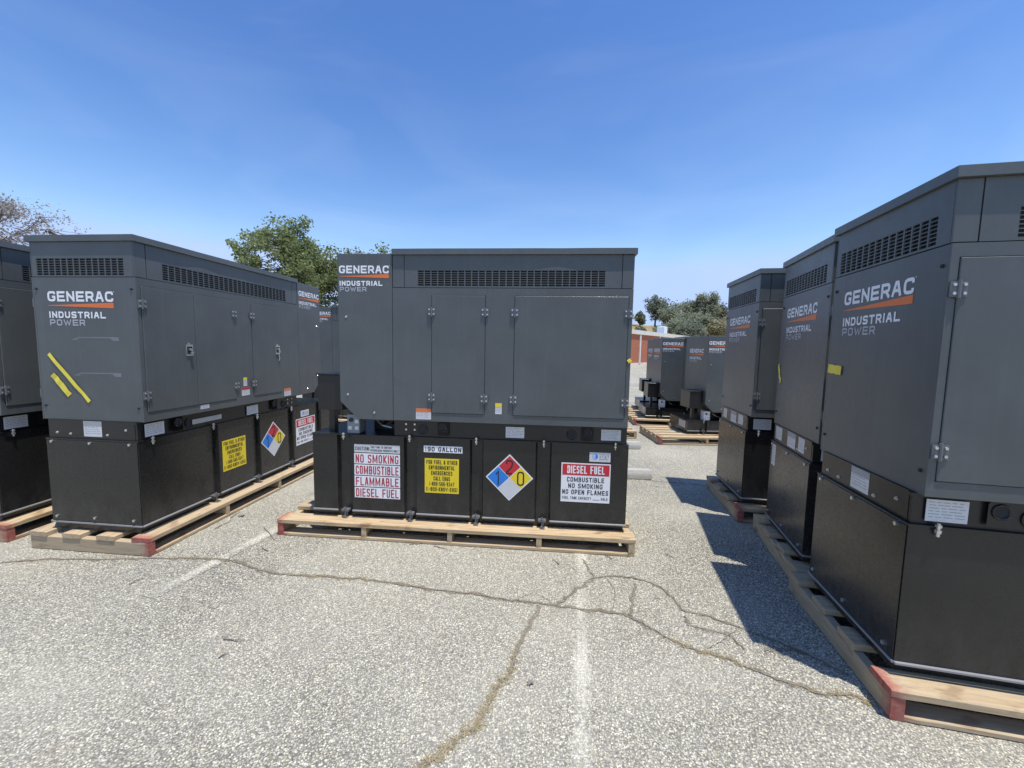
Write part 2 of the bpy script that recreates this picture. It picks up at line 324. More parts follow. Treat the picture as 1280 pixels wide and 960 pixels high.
def ribbon(mb, fr, pts, w, h, mi, cap=.5):
    P = [Vector(p) for p in pts]; Q = [P[0]]
    for p in P[1:]:
        if (p - Q[-1]).length > 1e-6: Q.append(p)
    P = Q
    if len(P) < 2: return
    P[0] = P[0] + (P[0] - P[1]).normalized() * w * cap; P[-1] = P[-1] + (P[-1] - P[-2]).normalized() * w * cap
    L = []; Rr = []
    for i, p in enumerate(P):
        d0 = (p - P[i - 1]).normalized() if i else None; d1 = (P[i + 1] - p).normalized() if i < len(P) - 1 else None
        d0 = d0 or d1; d1 = d1 or d0
        n0 = Vector((-d0.y, d0.x)); n1 = Vector((-d1.y, d1.x)); mm = n0 + n1
        mm = mm.normalized() if mm.length > 1e-4 else n0; k_ = min(1 / max(mm.dot(n0), .3), 1.9)
        L.append(p + mm * w * .5 * k_); Rr.append(p - mm * w * .5 * k_)
    n = len(P)
    mb.add([fr.p(q.x, q.y, h) for q in L] + [fr.p(q.x, q.y, h) for q in Rr], [(n + i, n + i + 1, i + 1, i) for i in range(n - 1)], mi)
def text(mb, fr, s, a0, a1, b0, b1, stroke, mi=0, h=.0012, gap=.3, rad=.42):
    """text fitted between a0..a1 (baseline b0, cap height to b1)"""
    ws = [GW.get(ch, 1) for ch in s]; tot = sum(ws) + gap * (len(s) - 1); sc = (a1 - a0) / tot; x = a0
    H = b1 - b0
    for ch, w in zip(s, ws):
        cw = w * sc; st = min(stroke, sc * .42) if ch not in ' ' else stroke
        for j, pl in enumerate(GL[ch]):
            q = [(x + st / 2 + p[0] * (cw - st), b0 + st / 2 + p[1] * (H - st)) + tuple(p[2:]) for p in pl]
            ribbon(mb, fr, smooth_poly(q, rad * min(cw, H)), st, h + .00012 * j, mi, 0 if ch in 'CGS23569' else .5)
        x += cw + gap * sc
def rect(mb, fr, a0, a1, b0, b1, h0, h1, mi=0):
    P = [fr.p(a, b, h) for h in (h0, h1) for a, b in ((a0, b0), (a1, b0), (a1, b1), (a0, b1))]
    mb.add(P, [(3, 2, 1, 0), (4, 5, 6, 7), (0, 1, 5, 4), (1, 2, 6, 5), (2, 3, 7, 6), (3, 0, 4, 7)], mi)
def poly(mb, fr, pts, h, mi=0): mb.add([fr.p(a, b, h) for a, b in pts], [tuple(range(len(pts)))], mi)

# ------------------------------------------------------------------ ground
gm = MB(); gm.add([(-400, -300, 0), (400, -300, 0), (400, 500, 0), (-400, 500, 0)], [(0, 1, 2, 3)])
link('ground', gm.mesh('ground', ['asphalt']), None, kind='structure')

# pixel of the photograph -> point on the ground, used only to lay out cracks and painted lines
def gp(px, py, z=0):
    d = r2 * ((px - 640) / 507.8) + u2 * ((480 - py) / 507.8) + fw; t = (z - CAMH) / d.z
    return Vector((d.x * t, d.y * t))
def strip(name, pts, width, z, mat, kind, jitter=.0, sub=6, fade=False, **props):
    P = [Vector(p) for p in pts]; Q = []
    for i in range(len(P) - 1):
        for j in range(sub): Q.append(P[i].lerp(P[i + 1], j / sub))
    Q.append(P[-1]); rnd = random.Random(len(pts) * 7 + int(abs(P[0].x) * 100))
    for i in range(1, len(Q) - 1): Q[i] = Q[i] + Vector((rnd.uniform(-1, 1), rnd.uniform(-1, 1))) * jitter
    mb = MB(); vs = []; ed = []
    for i, q in enumerate(Q):
        d = (Q[min(i + 1, len(Q) - 1)] - Q[max(i - 1, 0)]).normalized(); n = Vector((-d.y, d.x)); w = width * (rnd.uniform(.6, 1.35) if jitter else 1)
        en = min(1, min(i / 2, (len(Q) - 1 - i) / 14)) if fade else 1
        for k_, e in ((-1, 0), (-.3, .95), (.3, .95), (1, 0)): vs.append((*(q + n * w * .5 * k_), z)); ed.append(e * en)
    fs = []
    for i in range(len(Q) - 1):
        for j in range(3): fs.append((i * 4 + j, i * 4 + j + 4, i * 4 + j + 5, i * 4 + j + 1)[::-1])
    mb.add(vs, fs); mb.at['edge'] = ed
    return link(name, mb.mesh(name, [mat]), None, kind=kind, **props), Q
cracks_px = [
 ([(0, 704), (60, 699), (120, 700), (195, 698), (240, 698), (285, 700), (319, 711), (345, 718), (397, 720.6), (450, 724), (480, 728), (536, 737), (592, 743), (641, 751), (671, 754), (705, 760), (750, 764.5), (780, 769), (802, 779), (840, 801), (870, 814), (911, 824), (956, 844), (1024, 868), (1068, 870), (1090, 880)], .034),
 ([(673, 756), (664, 779), (645, 816), (637, 842), (619, 861), (607, 887), (592, 910), (562, 932), (532, 959), (500, 990), (455, 1040)], .036),
 ([(697, 757), (720, 739), (739, 724), (757, 721), (780, 721), (806, 726), (825, 734), (844, 751), (855, 764), (885, 771), (922, 784), (965, 800), (1010, 818), (1060, 845)], .026),
 ([(793, 730), (791, 750), (788, 770)], .024), ([(857, 770), (859, 781), (885, 788), (911, 794), (930, 812)], .022), ([(742, 722), (734, 708), (728, 700)], .02),
 ([(806, 600), (822, 602), (860, 605), (895, 609)], .022), ([(956, 815), (985, 812), (1010, 818)], .02)]
straw_pts = []; HL = []
for i, (pp, w) in enumerate(cracks_px):
    o, Q = strip('pavement_crack', [gp(*p) for p in pp], w * 1.55, .004, 'crack_dirt', 'structure', .016)
    HL.append((pp, i))
    if i < 2: straw_pts += [(q, w) for q in Q]
HL += [([(757, 721), (770, 740), (765, 764)], 21), ([(640, 751), (668, 741), (697, 757)], 20), ([(880, 816), (905, 800), (925, 784)], 26)]
for pp, i in HL: strip('pavement_crack', [gp(*p) for p in pp], .0062 if i < 20 else .0034, .0055, 'crack_dark', 'structure', .007, 9)
a, b = gp(727, 696), gp(727, 884); d = (b - a).normalized()
strip('painted_line', [a - d * 1.6, a, a.lerp(b, .5), b, b + d * .25, b + d * .6], .115, .0025, 'line_paint', 'structure', 0, 8, True)
a, b = gp(322, 674), gp(228, 724)
strip('painted_line', [a - (b - a) * 1.2, a, a.lerp(b, .5), b, b + (b - a) * .35], .115, .0025, 'line_paint', 'structure', 0, 8, True)
# dry weeds in the cracks
STRAW = [(gp(610, 885), .10), (gp(565, 930), .12), (gp(640, 835), .10), (gp(860, 809), .08), (gp(905, 823), .07), (gp(1055, 868), .09), (gp(400, 721), .12), (gp(450, 724), .08), (gp(250, 698), .14), (gp(500, 990), .15)]
rnd = random.Random(3); mb = MB(); lv = []
for q, w in straw_pts:
    dens = .08 + sum(.75 * math.exp(-((q.x - c_.x) ** 2 + (q.y - c_.y) ** 2) / (2 * sg_ * sg_)) for c_, sg_ in STRAW)
    for _ in range(int(20 * dens)):
        p = Vector((q.x + rnd.gauss(0, .013), q.y + rnd.gauss(0, .012), .004)); an = rnd.uniform(0, 6.28); L = rnd.uniform(.008, .030)
        e = p + Vector((math.cos(an), math.sin(an), rnd.uniform(.02, .5))) * L; s_ = Vector((-math.sin(an), math.cos(an), 0)) * .0012
        mb.add([p - s_, p + s_, e], [(0, 1, 2)]); t = rnd.random(); lv += [t] * 3
mb.at['leaf'] = lv; link('dry_weeds', mb.mesh('dry_weeds', ['straw']), None, kind='stuff', label='short straw coloured dry weeds growing in the pavement cracks', category='weeds')
# loose grit shed by the old surface
mb = MB(); rnd = random.Random(5)
for _ in range(2600):
    y = 1.0 + 4.2 * rnd.random() ** 1.4; x = rnd.uniform(-1.35, 1.35) * (y + .3); r = rnd.uniform(.0025, .006)
    c_ = Vector((x, y, r * .55)); P = [c_ + Vector((rnd.uniform(.6, 1.1) * r * a_, rnd.uniform(.6, 1.1) * r * b_, rnd.uniform(.5, .8) * r * c2)) for a_, b_, c2 in ((1, 0, 0), (-1, 0, 0), (0, 1, 0), (0, -1, 0), (0, 0, 1), (0, 0, -1))]
    mb.add(P, [(0, 2, 4), (2, 1, 4), (1, 3, 4), (3, 0, 4), (2, 0, 5), (1, 2, 5), (3, 1, 5), (0, 3, 5)])
link('loose_grit', mb.mesh('loose_grit', ['concrete']), None, kind='stuff', label='loose pale grit lying on the worn pavement', category='grit')

# ------------------------------------------------------------------ generators
D, DE0, DE1 = .745, -.039, .784          # tank depth, enclosure rear and front planes
UE = .019; LT = 2.514; LH = 2.26; ZT0 = .137; ZT1 = .824; ZE0 = .96
FR = Frame((0, DE1, 0), (-1, 0, 0), (0, 1, 0)); RE = Frame((0, DE0, 0), (1, 0, 0), (0, -1, 0)); EN = Frame((UE, 0, 0), (0, -1, 0), (-1, 0, 0)); HE = Frame((LH, 0, 0), (0, 1, 0), (1, 0, 0))
TF = Frame((0, D, 0), (-1, 0, 0), (0, 1, 0)); TR = Frame((0, 0, 0), (1, 0, 0), (0, -1, 0)); TE = Frame((0, 0, 0), (0, -1, 0), (-1, 0, 0)); TH = Frame((LT, 0, 0), (0, 1, 0), (1, 0, 0))
RIBS = [(.577, .700), (1.110, 1.218), (1.646, 1.752), (2.180, 2.309)]
def bolt(mb, fr, a, b, r=.012, h=.012, mi=0):
    mb.cyl(fr.p(a, b, -.002), fr.p(a, b, .002), r * 1.5, 12, mi); mb.cyl(fr.p(a, b, .002), fr.p(a, b, h), r, 6, mi)
def logo(fr, a0, w, bt, hg, key, parent, nm='logo'):
    """GENERAC / orange wedge / INDUSTRIAL / POWER; bt = top of the lettering"""
    def f1(mb):
        text(mb, fr, 'GENERAC', a0, a0 + w, bt - hg, bt, hg * .215, 0, .0012, .2, .3)
        mb.add([fr.p(a0 + w * 1.012 + hg * .05 * x, bt - hg * .03 + hg * .05 * y, .0013) for x, y in ((0, -1), (1, 0), (0, 1), (-1, 0))], [(0, 1, 2, 3)], 0)
    lo = part(nm, key + 'g', f1, ['white_print'], parent)
    part('orange_wedge', key + 'o', lambda mb: poly(mb, fr, [(a0, bt - hg * 1.42), (a0 + w, bt - hg * 1.62), (a0 + w, bt - hg * 1.08), (a0, bt - hg * 1.38)], .0011), ['orange_print'], lo)
    part('lettering', key + 'i', lambda mb: text(mb, fr, 'INDUSTRIAL', a0 + w * .005, a0 + w * .87, bt - hg * 2.62, bt - hg * 1.98, hg * .15, 0, .0012, .25, .3), ['white_print'], lo)
    part('lettering', key + 'p', lambda mb: text(mb, fr, 'POWER', a0 + w * .01, a0 + w * .55, bt - hg * 3.36, bt - hg * 2.76, hg * .12, 0, .0012, .25, .3), ['power_print'], lo)
def sign(name, key, fr, a0, a1, b0, b1, back, txt, parent, th=.0016, fn=None):
    """sign panel with lettering sub-part; txt = list of (string, a0 frac, a1 frac, b0 frac, b1 frac, stroke frac of cap height, material)"""
    s_ = part(name, key, lambda mb: rect(mb, fr, a0, a1, b0, b1, -.001, th), [back], parent)
    w, h = a1 - a0, b1 - b0
    for j_, (s, p, q, y0, y1, st, mt) in enumerate(txt):
        part('lettering', f'{key}t{j_}', lambda mb: text(mb, fr, s, a0 + w * p, a0 + w * q, b0 + h * y0, b0 + h * y1, h * (y1 - y0) * st, 0, th + .0008), [mt], s_)
    return s_
def fine_label(name, key, fr, a0, a1, b0, b1, parent, back='label_white', head=None, seed=1):
    """small label with print too fine to read"""
    s_ = part(name, key, lambda mb: rect(mb, fr, a0, a1, b0, b1, -.001, .0015), [back], parent)
    def f(mb):
        rn = random.Random(seed); w, h = a1 - a0, b1 - b0; y = .86
        if head: rect(mb, fr, a0, a1, b0 + h * .68, b1, .0015, .0021, 1); y = .6
        while y > .12:
            x = .06
            while x < .8:
                l_ = rn.uniform(.08, .3); rect(mb, fr, a0 + w * x, a0 + w * min(x + l_, .94), b0 + h * y, b0 + h * (y + .035), .0015, .002, 0); x += l_ + .05
            y -= .135
    part('print', key + 'p', f, ['grey_print', head or 'black_print'], s_)
    return s_

def generator(label, loc, deg, tall=True, tapes=(), group=None, extra=None):
    g = thing('diesel_generator', label, 'generator', (loc[0], loc[1], 0), R(deg), group)
    K = 'T' if tall else 'S'; dz = 0 if tall else -.435; zt1 = ZT1 if tall else .37
    # ---- tank
    def tank(mb):
        pl = [(0, 0)]
        for a_, b_ in RIBS: pl += [(a_, 0), (a_ + .012, .034), (b_ - .012, .034), (b_, 0)]
        pl += [(LT, 0), (LT, D)]
        for a_, b_ in RIBS[::-1]: pl += [(b_, D), (b_ - .012, D - .034), (a_ + .012, D - .034), (a_, D)]
        pl += [(0, D)]
        mb.prism(pl, 2, .197, zt1 - .006)
        mb.box(.015, LT - .015, .035, D - .035, ZT0, .197)
    tk = part('base_tank', K + 'tank', tank, ['tank_black'], g)
    def lip(mb):
        mb.box(-.004, LT + .006, -.004, D + .004, zt1 - .006, zt1)
    part('top_flange', K + 'lip', lip, ['frame_black'], tk)
    def blip(mb):
        e = [0] + [x for ab in RIBS for x in ab] + [LT]
        for j in range(0, len(e), 2):
            for s0, s1 in ((-.014, -.001), (D + .001, D + .014)): mb.box(e[j] - .004, e[j + 1] + .004, s0, s1, .188, .200, 0, .002)
        mb.box(-.010, -.001, .0, D, .188, .198)
    part('bottom_flange', K + 'blip', blip, ['lip_steel'], tk)
    if tall:
        part('end_panel', K + 'endp', lambda mb: mb.box(-.0045, -.0005, .006, D - .006, .203, zt1 - .012, 0, .0015), ['tank_black'], tk)
        for j, (v_, z_) in enumerate(((.061, .798), (.380, .797), (.692, .800), (.063, .236), (.380, .238), (.694, .237))):
            part('bolt', f'{K}eb{j}', lambda mb: bolt(mb, TE, -v_, z_, .010, .014), ['zinc'], tk)
    for j, u_ in enumerate((.097, .638, 1.164, 1.700, 2.246)):
        for s_, fr in ((-1, TR), (1, TF)):
            def clip(mb, fr=fr, u_=u_):
                a_ = u_ if fr is TR else -u_
                for h0, r in ((.026, .010),): mb.cyl(fr.p(a_, zt1 - .040, h0 - .012), fr.p(a_, zt1 + .016, h0 - .012), .006, 8, 0); mb.cyl(fr.p(a_, zt1 + .001, h0 - .012), fr.p(a_, zt1 + .010, h0 - .012), .012, 6, 0); mb.cyl(fr.p(a_, zt1 - .024, h0 - .012), fr.p(a_, zt1 - .010, h0 - .012), .012, 6, 0)
            part('bolt', f'{K}clip{j}{s_}', clip, ['zinc'], tk)
    for j, (a_, b_) in enumerate(RIBS):
        for s_, fr in ((-1, TR), (1, TF)):
            def tie(mb, fr=fr, c_=(a_ + b_) / 2):
                c2 = c_ if fr is TR else -c_
                rect(mb, fr, c2 - .030, c2 + .030, .186, .200, -.03, .016); rect(mb, fr, c2 + .004, c2 + .018, ZT0 + .002, .186, .0, .006)
                mb.cyl(fr.p(c2, ZT0 + .004, .008), fr.p(c2, .222, .008), .006, 8); mb.cyl(fr.p(c2, .2, .008), fr.p(c2, .209, .008), .013, 6)
                rect(mb, fr, c2 - .016, c2 + .022, ZT0 + .001, ZT0 + .007, -.005, .034); mb.cyl(fr.p(c2 - .002, ZT0 + .007, .022), fr.p(c2 - .002, ZT0 + .018, .022), .010, 6)
            part('tie_down', f'{K}tie{j}{s_}', tie, ['hinge_grey'], tk)
    # ---- skid frame between tank and enclosure
    z0, z1 = zt1 + .001, ZE0 + dz
    def frame(mb):
        mb.box(.012, 1.832, .012, .030, z0, z1); mb.box(.012, 1.832, D - .030, D - .012, z0, z1)
        mb.box(.010, .030, .030, D - .030, z0, z1); mb.box(1.83, 1.84, .030, D - .030, z0, z1); mb.box(.03, 1.83, .20, D - .20, z0, z1 - .01)
        mb.box(1.84, 2.10, .20, D - .24, z0, z1); mb.box(1.84, 2.20, .05, .10, z1 - .025, z1 - .001); mb.box(1.84, 2.20, D - .10, D - .05, z1 - .025, z1 - .001)
        mb.box(.0, 1.832, .004, .030, z1 - .014, z1 - .001)
    sk = part('skid_frame', K + 'frame', frame, ['frame_black'], g)
    for fr, tag in ((TF, 'f'), (TR, 'r')):
        sg = -1 if fr is TF else 1
        for j, u_ in enumerate((.31, 1.432)):
            def eye(mb, fr=fr, a_=u_ * sg):
                zc = (z0 + z1) / 2 + .012; o_ = []; n = 14
                outer = [(a_ + .045 * x, zc + .062 * y) for x, y in ((-1, -1), (1, -1), (1, .55), (.6, 1), (-.6, 1), (-1, .55))]
                b = bmesh.new()
                P = [fr.p(x, y, .004) for x, y in outer]; b.faces.new([b.verts.new(p) for p in P]); bmesh.ops.solidify(b, geom=b.faces[:], thickness=.012); bmesh.ops.recalc_face_normals(b, faces=b.faces[:]); mb.bm(b)
                for i in range(n):
                    t0, t1 = 2 * math.pi * i / n, 2 * math.pi * (i + 1) / n
                    mb.cyl(fr.p(a_ + .03 * math.cos(t0), zc + .004 + .03 * math.sin(t0), .006), fr.p(a_ + .03 * math.cos(t1), zc + .004 + .03 * math.sin(t1), .006), .005, 5)
                mb.cyl(fr.p(a_, zc + .004, -.002), fr.p(a_, zc + .004, .0055), .027, 16, 1)
            part('lifting_eye', f'{K}eye{tag}{j}', eye, ['frame_black', 'enclosure_dark'], sk)
            def hole(mb, fr=fr, a_=(u_ + (.118 if j == 0 else .168)) * sg):
                zc = (z0 + z1) / 2 - .01
                mb.cyl(fr.p(a_, zc, -.014), fr.p(a_, zc, -.008), .034, 18, 1)
                for i in range(16):
                    t0, t1 = 2 * math.pi * i / 16, 2 * math.pi * (i + 1) / 16
                    mb.cyl(fr.p(a_ + .037 * math.cos(t0), zc + .037 * math.sin(t0), -.009), fr.p(a_ + .037 * math.cos(t1), zc + .037 * math.sin(t1), -.009), .004, 5)
            part('cable_port', f'{K}hole{tag}{j}', hole, ['frame_black', 'enclosure_dark'], sk)
        for q, (u_, z_) in enumerate([(1.665, .4), (1.665, .72), (1.735, .4), (1.735, .72)]):
            part('bolt', f'{K}fb{tag}{q}', lambda mb, fr=fr, sg=sg: mb.cyl(fr.p(u_ * sg, z0 + (z1 - z0) * z_, -.013), fr.p(u_ * sg, z0 + (z1 - z0) * z_, -.005), .008, 8), ['zinc'], sk)
    Ff = Frame((0, D - .012, 0), (-1, 0, 0), (0, 1, 0)); Fr = Frame((0, .004, 0), (1, 0, 0), (0, -1, 0)); Fe = Frame((.0, 0, 0), (0, -1, 0), (-1, 0, 0)); Fe.o.x = .010
    zl = z0 + .018
    fine_label('label', K + 'la', Ff, -.938, -.793, zl, zl + .085, sk, seed=2); fine_label('label', K + 'lb', Ff, -.204, -.057, zl + .006, zl + .09, sk, seed=3)
    Fr.o.y = .0035
    fine_label('label', K + 'lc', Fr, .057, .205, zl, zl + .095, sk, seed=4); fine_label('label', K + 'ld', Fr, .45, .745, zl + .02, zl + .06, sk, 'label_cream', seed=5); fine_label('label', K + 'le', Fr, 1.05, 1.20, zl, zl + .085, sk, seed=6)
    fine_label('label', K + 'lf', Fe, -.441, -.295, zl + .0, zl + .112, sk, 'label_white', 'grey_print', seed=7)
    for j, (v_, z_) in enumerate(((.10, .55), (.25, .25), (.55, .25), (.66, .3))):
        part('bolt', f'{K}fe{j}', lambda mb: bolt(mb, Fe, -v_, z0 + (z1 - z0) * z_, .006, .008), ['zinc'], sk)
    # engine bay bits seen through the open end of the frame
    zz = z0 + .03
    for kx in range(3):
        part('hose', f'{K}hose{kx}', lambda mb: mb.tube([Vector((1.86 + .08 * kx + .03 * math.sin(t * 3 + kx), D - .20 + .10 * math.sin(t * 2.2 + kx * 1.7), zz + .02 + .07 * t)) for t in [i / 8 for i in range(9)]], .013, 8), ['hose_black'], sk)
    part('cable', K + 'cable', lambda mb: mb.tube([Vector((1.90, D - .12, zz + .01)), Vector((1.97, D - .10, zz + .03)), Vector((2.03, D - .13, zz + .07))], .009, 8), ['zinc'], sk)
    # ---- stub-up box, its post and the small gauge box on the tank top
    def stub(mb):
        mb.box(2.275, 2.482, .34, .71, 1.01 + dz, 1.297 + dz, 0, .003); mb.box(2.372, 2.418, .60, .66, zt1, 1.01 + dz)
    sb = part('junction_box', K + 'stub', stub, ['frame_black'], g)
    part('lid', K + 'stublid', lambda mb: mb.box(2.268, 2.492, .33, .722, 1.298 + dz, 1.308 + dz, 0, .002), ['frame_black'], sb)
    gb = part('gauge_box', K + 'gbox', lambda mb: mb.box(2.128, 2.232, .60, .725, zt1 + .002, zt1 + .160, 0, .004), ['steel_grey' if tall else 'white_print'], g)
    GF = Frame((0, .725, 0), (-1, 0, 0), (0, 1, 0))
    part('knob', K + 'gknob', lambda mb: mb.cyl(GF.p(-2.195, zt1 + .115, 0), GF.p(-2.195, zt1 + .115, .012), .016, 14), ['hose_black'], gb)
    for j, (a_, b_) in enumerate(((-2.166, .088), (-2.222, .035), (-2.166, .035))): part('label', f'{K}gl{j}', lambda mb: rect(mb, GF, a_, a_ + .03, zt1 + b_, zt1 + b_ + .028, 0, .001), ['label_white'], gb)
    # ---- enclosure
    zb, zr = ZE0 + dz, 2.226 + dz
    en = part('enclosure', K + 'core', lambda mb: mb.box(UE + .012, 1.815, DE0 + .016, DE1 - .016, zb + .004, zr - .002), ['enclosure_dark'], g)
    def louvre(mb, fr, a0, a1, b0, b1, cols):
        p = (a1 - a0) / cols; rows = 7; q = (b1 - b0) / rows
        for i in range(cols + 1): rect(mb, fr, a0 + i * p - .0042, a0 + i * p + .0042, b0, b1, -.010, -.0008)
        for i in range(cols):
            x0, x1 = a0 + i * p + .0042, a0 + (i + 1) * p - .0042
            for j in range(rows + 1):
                y = b0 + j * q
                mb.add([fr.p(x0, y - .0032, -.001), fr.p(x1, y - .0032, -.001), fr.p(x1, y + .003, -.009), fr.p(x0, y + .003, -.009)], [(0, 1, 2, 3)])
                mb.add([fr.p(x0, y + .0010, -.001), fr.p(x1, y + .0010, -.001), fr.p(x1, y + .003, -.009), fr.p(x0, y + .003, -.009)], [(0, 1, 2, 3)])
                mb.add([fr.p(x0, y - .0032, -.001), fr.p(x1, y - .0032, -.001), fr.p(x1, y + .0010, -.001), fr.p(x0, y + .0010, -.001)], [(0, 1, 2, 3)])
    zs = 1.984 + dz; G = .0022
    for fr, tag, sg in ((FR, 'f', -1), (RE, 'r', 1)):
        def pn(mb, u0, u1, b0, b1, h0=-.011, h1=0, bev=.0015, fr=fr):
            y0, y1 = (fr.o.y + fr.n.y * h0), (fr.o.y + fr.n.y * h1); mb.box(u0, u1, y0, y1, b0, b1, 0, bev)
        part('corner_panel', K + 'up1' + tag, lambda mb: pn(mb, UE, .104 - G, zs + G, zr, -.015, -.004), ['enclosure_paint'], en)
        part('corner_panel', K + 'up3' + tag, lambda mb: pn(mb, 1.729 + G, 1.822 - G, zs + G, zr, -.015, -.004), ['enclosure_paint'], en)
        def vp(mb, fr=fr):
            y0, y1 = fr.o.y - fr.n.y * .015, fr.o.y - fr.n.y * .004
            for u0, u1, b0, b1 in ((.104 + G, 1.729 - G, zs + G, zs + .014), (.104 + G, 1.729 - G, 2.114 + dz, zr), (.104 + G, .222, zs + .014, 2.114 + dz), (1.626, 1.729 - G, zs + .014, 2.114 + dz)): mb.box(u0, u1, y0, y1, b0, b1)
        vpo = part('vent_panel', K + 'vp' + tag, vp, ['enclosure_paint'], en)
        part('louvre_grille', K + 'lv' + tag, lambda mb, fr=fr, sg=sg: louvre(mb, Frame(fr.o - fr.n * .004, fr.x, fr.n), *sorted((sg * .222, sg * 1.626)), zs + .014, 2.114 + dz, 27), ['enclosure_paint'], vpo, kind='stuff')
        doors = [(.050, .880), (1.103, 1.513)] if tag == 'f' else [(.050, .470), (.474, .880), (1.103, 1.513)]
        zd0, zd1 = 1.028 + dz, 1.926 + dz
        def sf(mb, fr=fr):
            y0, y1 = fr.o.y - fr.n.y * .011, fr.o.y - fr.n.y * .0
            gz = .003
            for u0, u1, b0, b1 in ((UE, 1.822 - G, zd1 + gz, zs - G), (UE, 1.822 - G, zb, zd0 - gz), (UE, .047, zd0 - gz, zd1 + gz), (.883, 1.100, zd0 - gz, zd1 + gz), (1.516, 1.822 - G, zd0 - gz, zd1 + gz)): mb.box(u0, u1, y0, y1, b0, b1)
        part('side_frame', K + 'sf' + tag, sf, ['enclosure_paint'], en)
        for j, (u0, u1) in enumerate(doors):
            do = part('door', f'{K}d{tag}{j}', lambda mb: pn(mb, u0, u1, zd0, zd1, -.009, .005, .0025), ['enclosure_paint'], g)
            hs = [u0, u1] if tag == 'f' else ([u0] if j == 0 else [u1] if j == 1 else [u0])
            if tag == 'f' and j == 1: hs = [u0, u1]
            for hu in hs:
                for hz in (1.803, 1.150):
                    def hinge(mb, fr=fr, a_=hu * sg, b_=hz + dz):
                        for s_ in (-1, 1):
                            c_ = a_ + s_ * .017; rect(mb, fr, c_ - .012, c_ + .012, b_ - .030, b_ + .030, .003, .010, 0)
                            for t in (-1, 1): mb.cyl(fr.p(c_, b_ + t * .017, .010), fr.p(c_, b_ + t * .017, .016), .0075, 8, 1, .006)
                        mb.cyl(fr.p(a_, b_ - .036, .009), fr.p(a_, b_ + .036, .009), .0075, 8, 0)
                    part('hinge', f'{K}h{tag}{hu}{hz}', hinge, ['hinge_grey', 'zinc'], do)
            if tag == 'r' and j in (0, 2):
                def latch(mb, fr=fr, a_=(.405 if j == 0 else 1.452), b_=1.475 + dz):
                    rect(mb, fr, a_ - .030, a_ + .030, b_ - .045, b_ + .045, .003, .012, 1); rect(mb, fr, a_ - .022, a_ + .022, b_ - .030, b_ + .030, .012, .014, 0)
                    mb.cyl(fr.p(a_, b_ + .004, .014), fr.p(a_, b_ + .004, .03), .011, 10, 1); rect(mb, fr, a_ - .006, a_ + .018, b_ - .026, b_ - .012, .014, .03, 1)
                    rect(mb, fr, a_ - .009, a_ + .009, b_ + .047, b_ + .060, .003, .006, 1)
                    if j == 2: mb.tube([fr.p(a_ + .012, b_ - .045, .012), fr.p(a_ + .014, b_ - .09, .02), fr.p(a_ + .010, b_ - .115, .012)], .004, 6, 1)
                part('latch', f'{K}la{tag}{j}', latch, ['hose_black', 'zinc'], do)
    # end panels
    def ep(mb, v0, v1, b0, b1): mb.box(UE - .0, UE + .011, v0, v1, b0, b1, 0, .0015)
    part('end_panel', K + 'ep1', lambda mb: ep(mb, DE0 + .0115, DE1 - .0115, zb, zs - G), ['enclosure_paint'], en)
    def evp(mb):
        for v0, v1, b0, b1 in ((DE0 + .0115, DE1 - .0115, zs + G, zs + .012), (DE0 + .0115, DE1 - .0115, 2.114 + dz, zr), (DE0 + .0115, .044, zs + .012, 2.114 + dz), (.737, DE1 - .0115, zs + .012, 2.114 + dz)): mb.box(UE, UE + .011, v0, v1, b0, b1)
    evo = part('vent_panel', K + 'evp', evp, ['enclosure_paint'], en)
    part('louvre_grille', K + 'elv', lambda mb: louvre(mb, EN, -.737, -.044, zs + .012, 2.114 + dz, 14), ['enclosure_paint'], evo, kind='stuff')
    for q, (v_, z_) in enumerate([(v_, z_) for v_ in (DE0 + .035, DE1 - .035) for z_ in (1.90, 1.06)]):
        part('bolt', f'{K}epb{q}', lambda mb: mb.cyl(EN.p(-v_, z_ + dz, 0), EN.p(-v_, z_ + dz, .006), .008, 8), ['enclosure_dark'], en)
    # intake hood
    def hood(mb):
        b = bmesh.new(); pl = [(1.824, zb - .002), (2.108, zb - .002), (2.254, 1.096 + dz), (LH, 2.237 + dz), (1.824, 2.237 + dz)]
        A = [b.verts.new((p, DE0, q)) for p, q in pl]; B = [b.verts.new((p, DE1, q)) for p, q in pl]; n = 5
        b.faces.new(A); b.faces.new(B[::-1])
        for i in range(n): b.faces.new((A[i], B[i], B[(i + 1) % n], A[(i + 1) % n]))
        bmesh.ops.recalc_face_normals(b, faces=b.faces[:]); bmesh.ops.bevel(b, geom=b.edges[:], offset=.003, segments=1, affect='EDGES'); mb.bm(b)
    hd = part('intake_hood', K + 'hood', hood, ['enclosure_paint'], g)
    for fr, sg, tg in ((FR, -1, 'f'), (RE, 1, 'r')):
        for q, (u_, z_) in enumerate(((2.193, 1.758), (2.189, 1.152), (1.975, 1.013))):
            part('screw', f'{K}hsc{tg}{q}', lambda mb: mb.cyl(fr.p(u_ * sg, z_ + dz, 0), fr.p(u_ * sg, z_ + dz, .005), .0095, 10, 0, .007), ['zinc'], hd)
    logo(FR, -2.243, .395, 2.147 + dz, .058, K + 'lgf', hd); logo(RE, 1.848, .395, 2.147 + dz, .058, K + 'lgr', hd)
    logo(HE, .12, .52, 2.02 + dz, .07, K + 'lgh', hd); logo(EN, -.664, .523, 1.884 + dz, .072, K + 'lge', en)
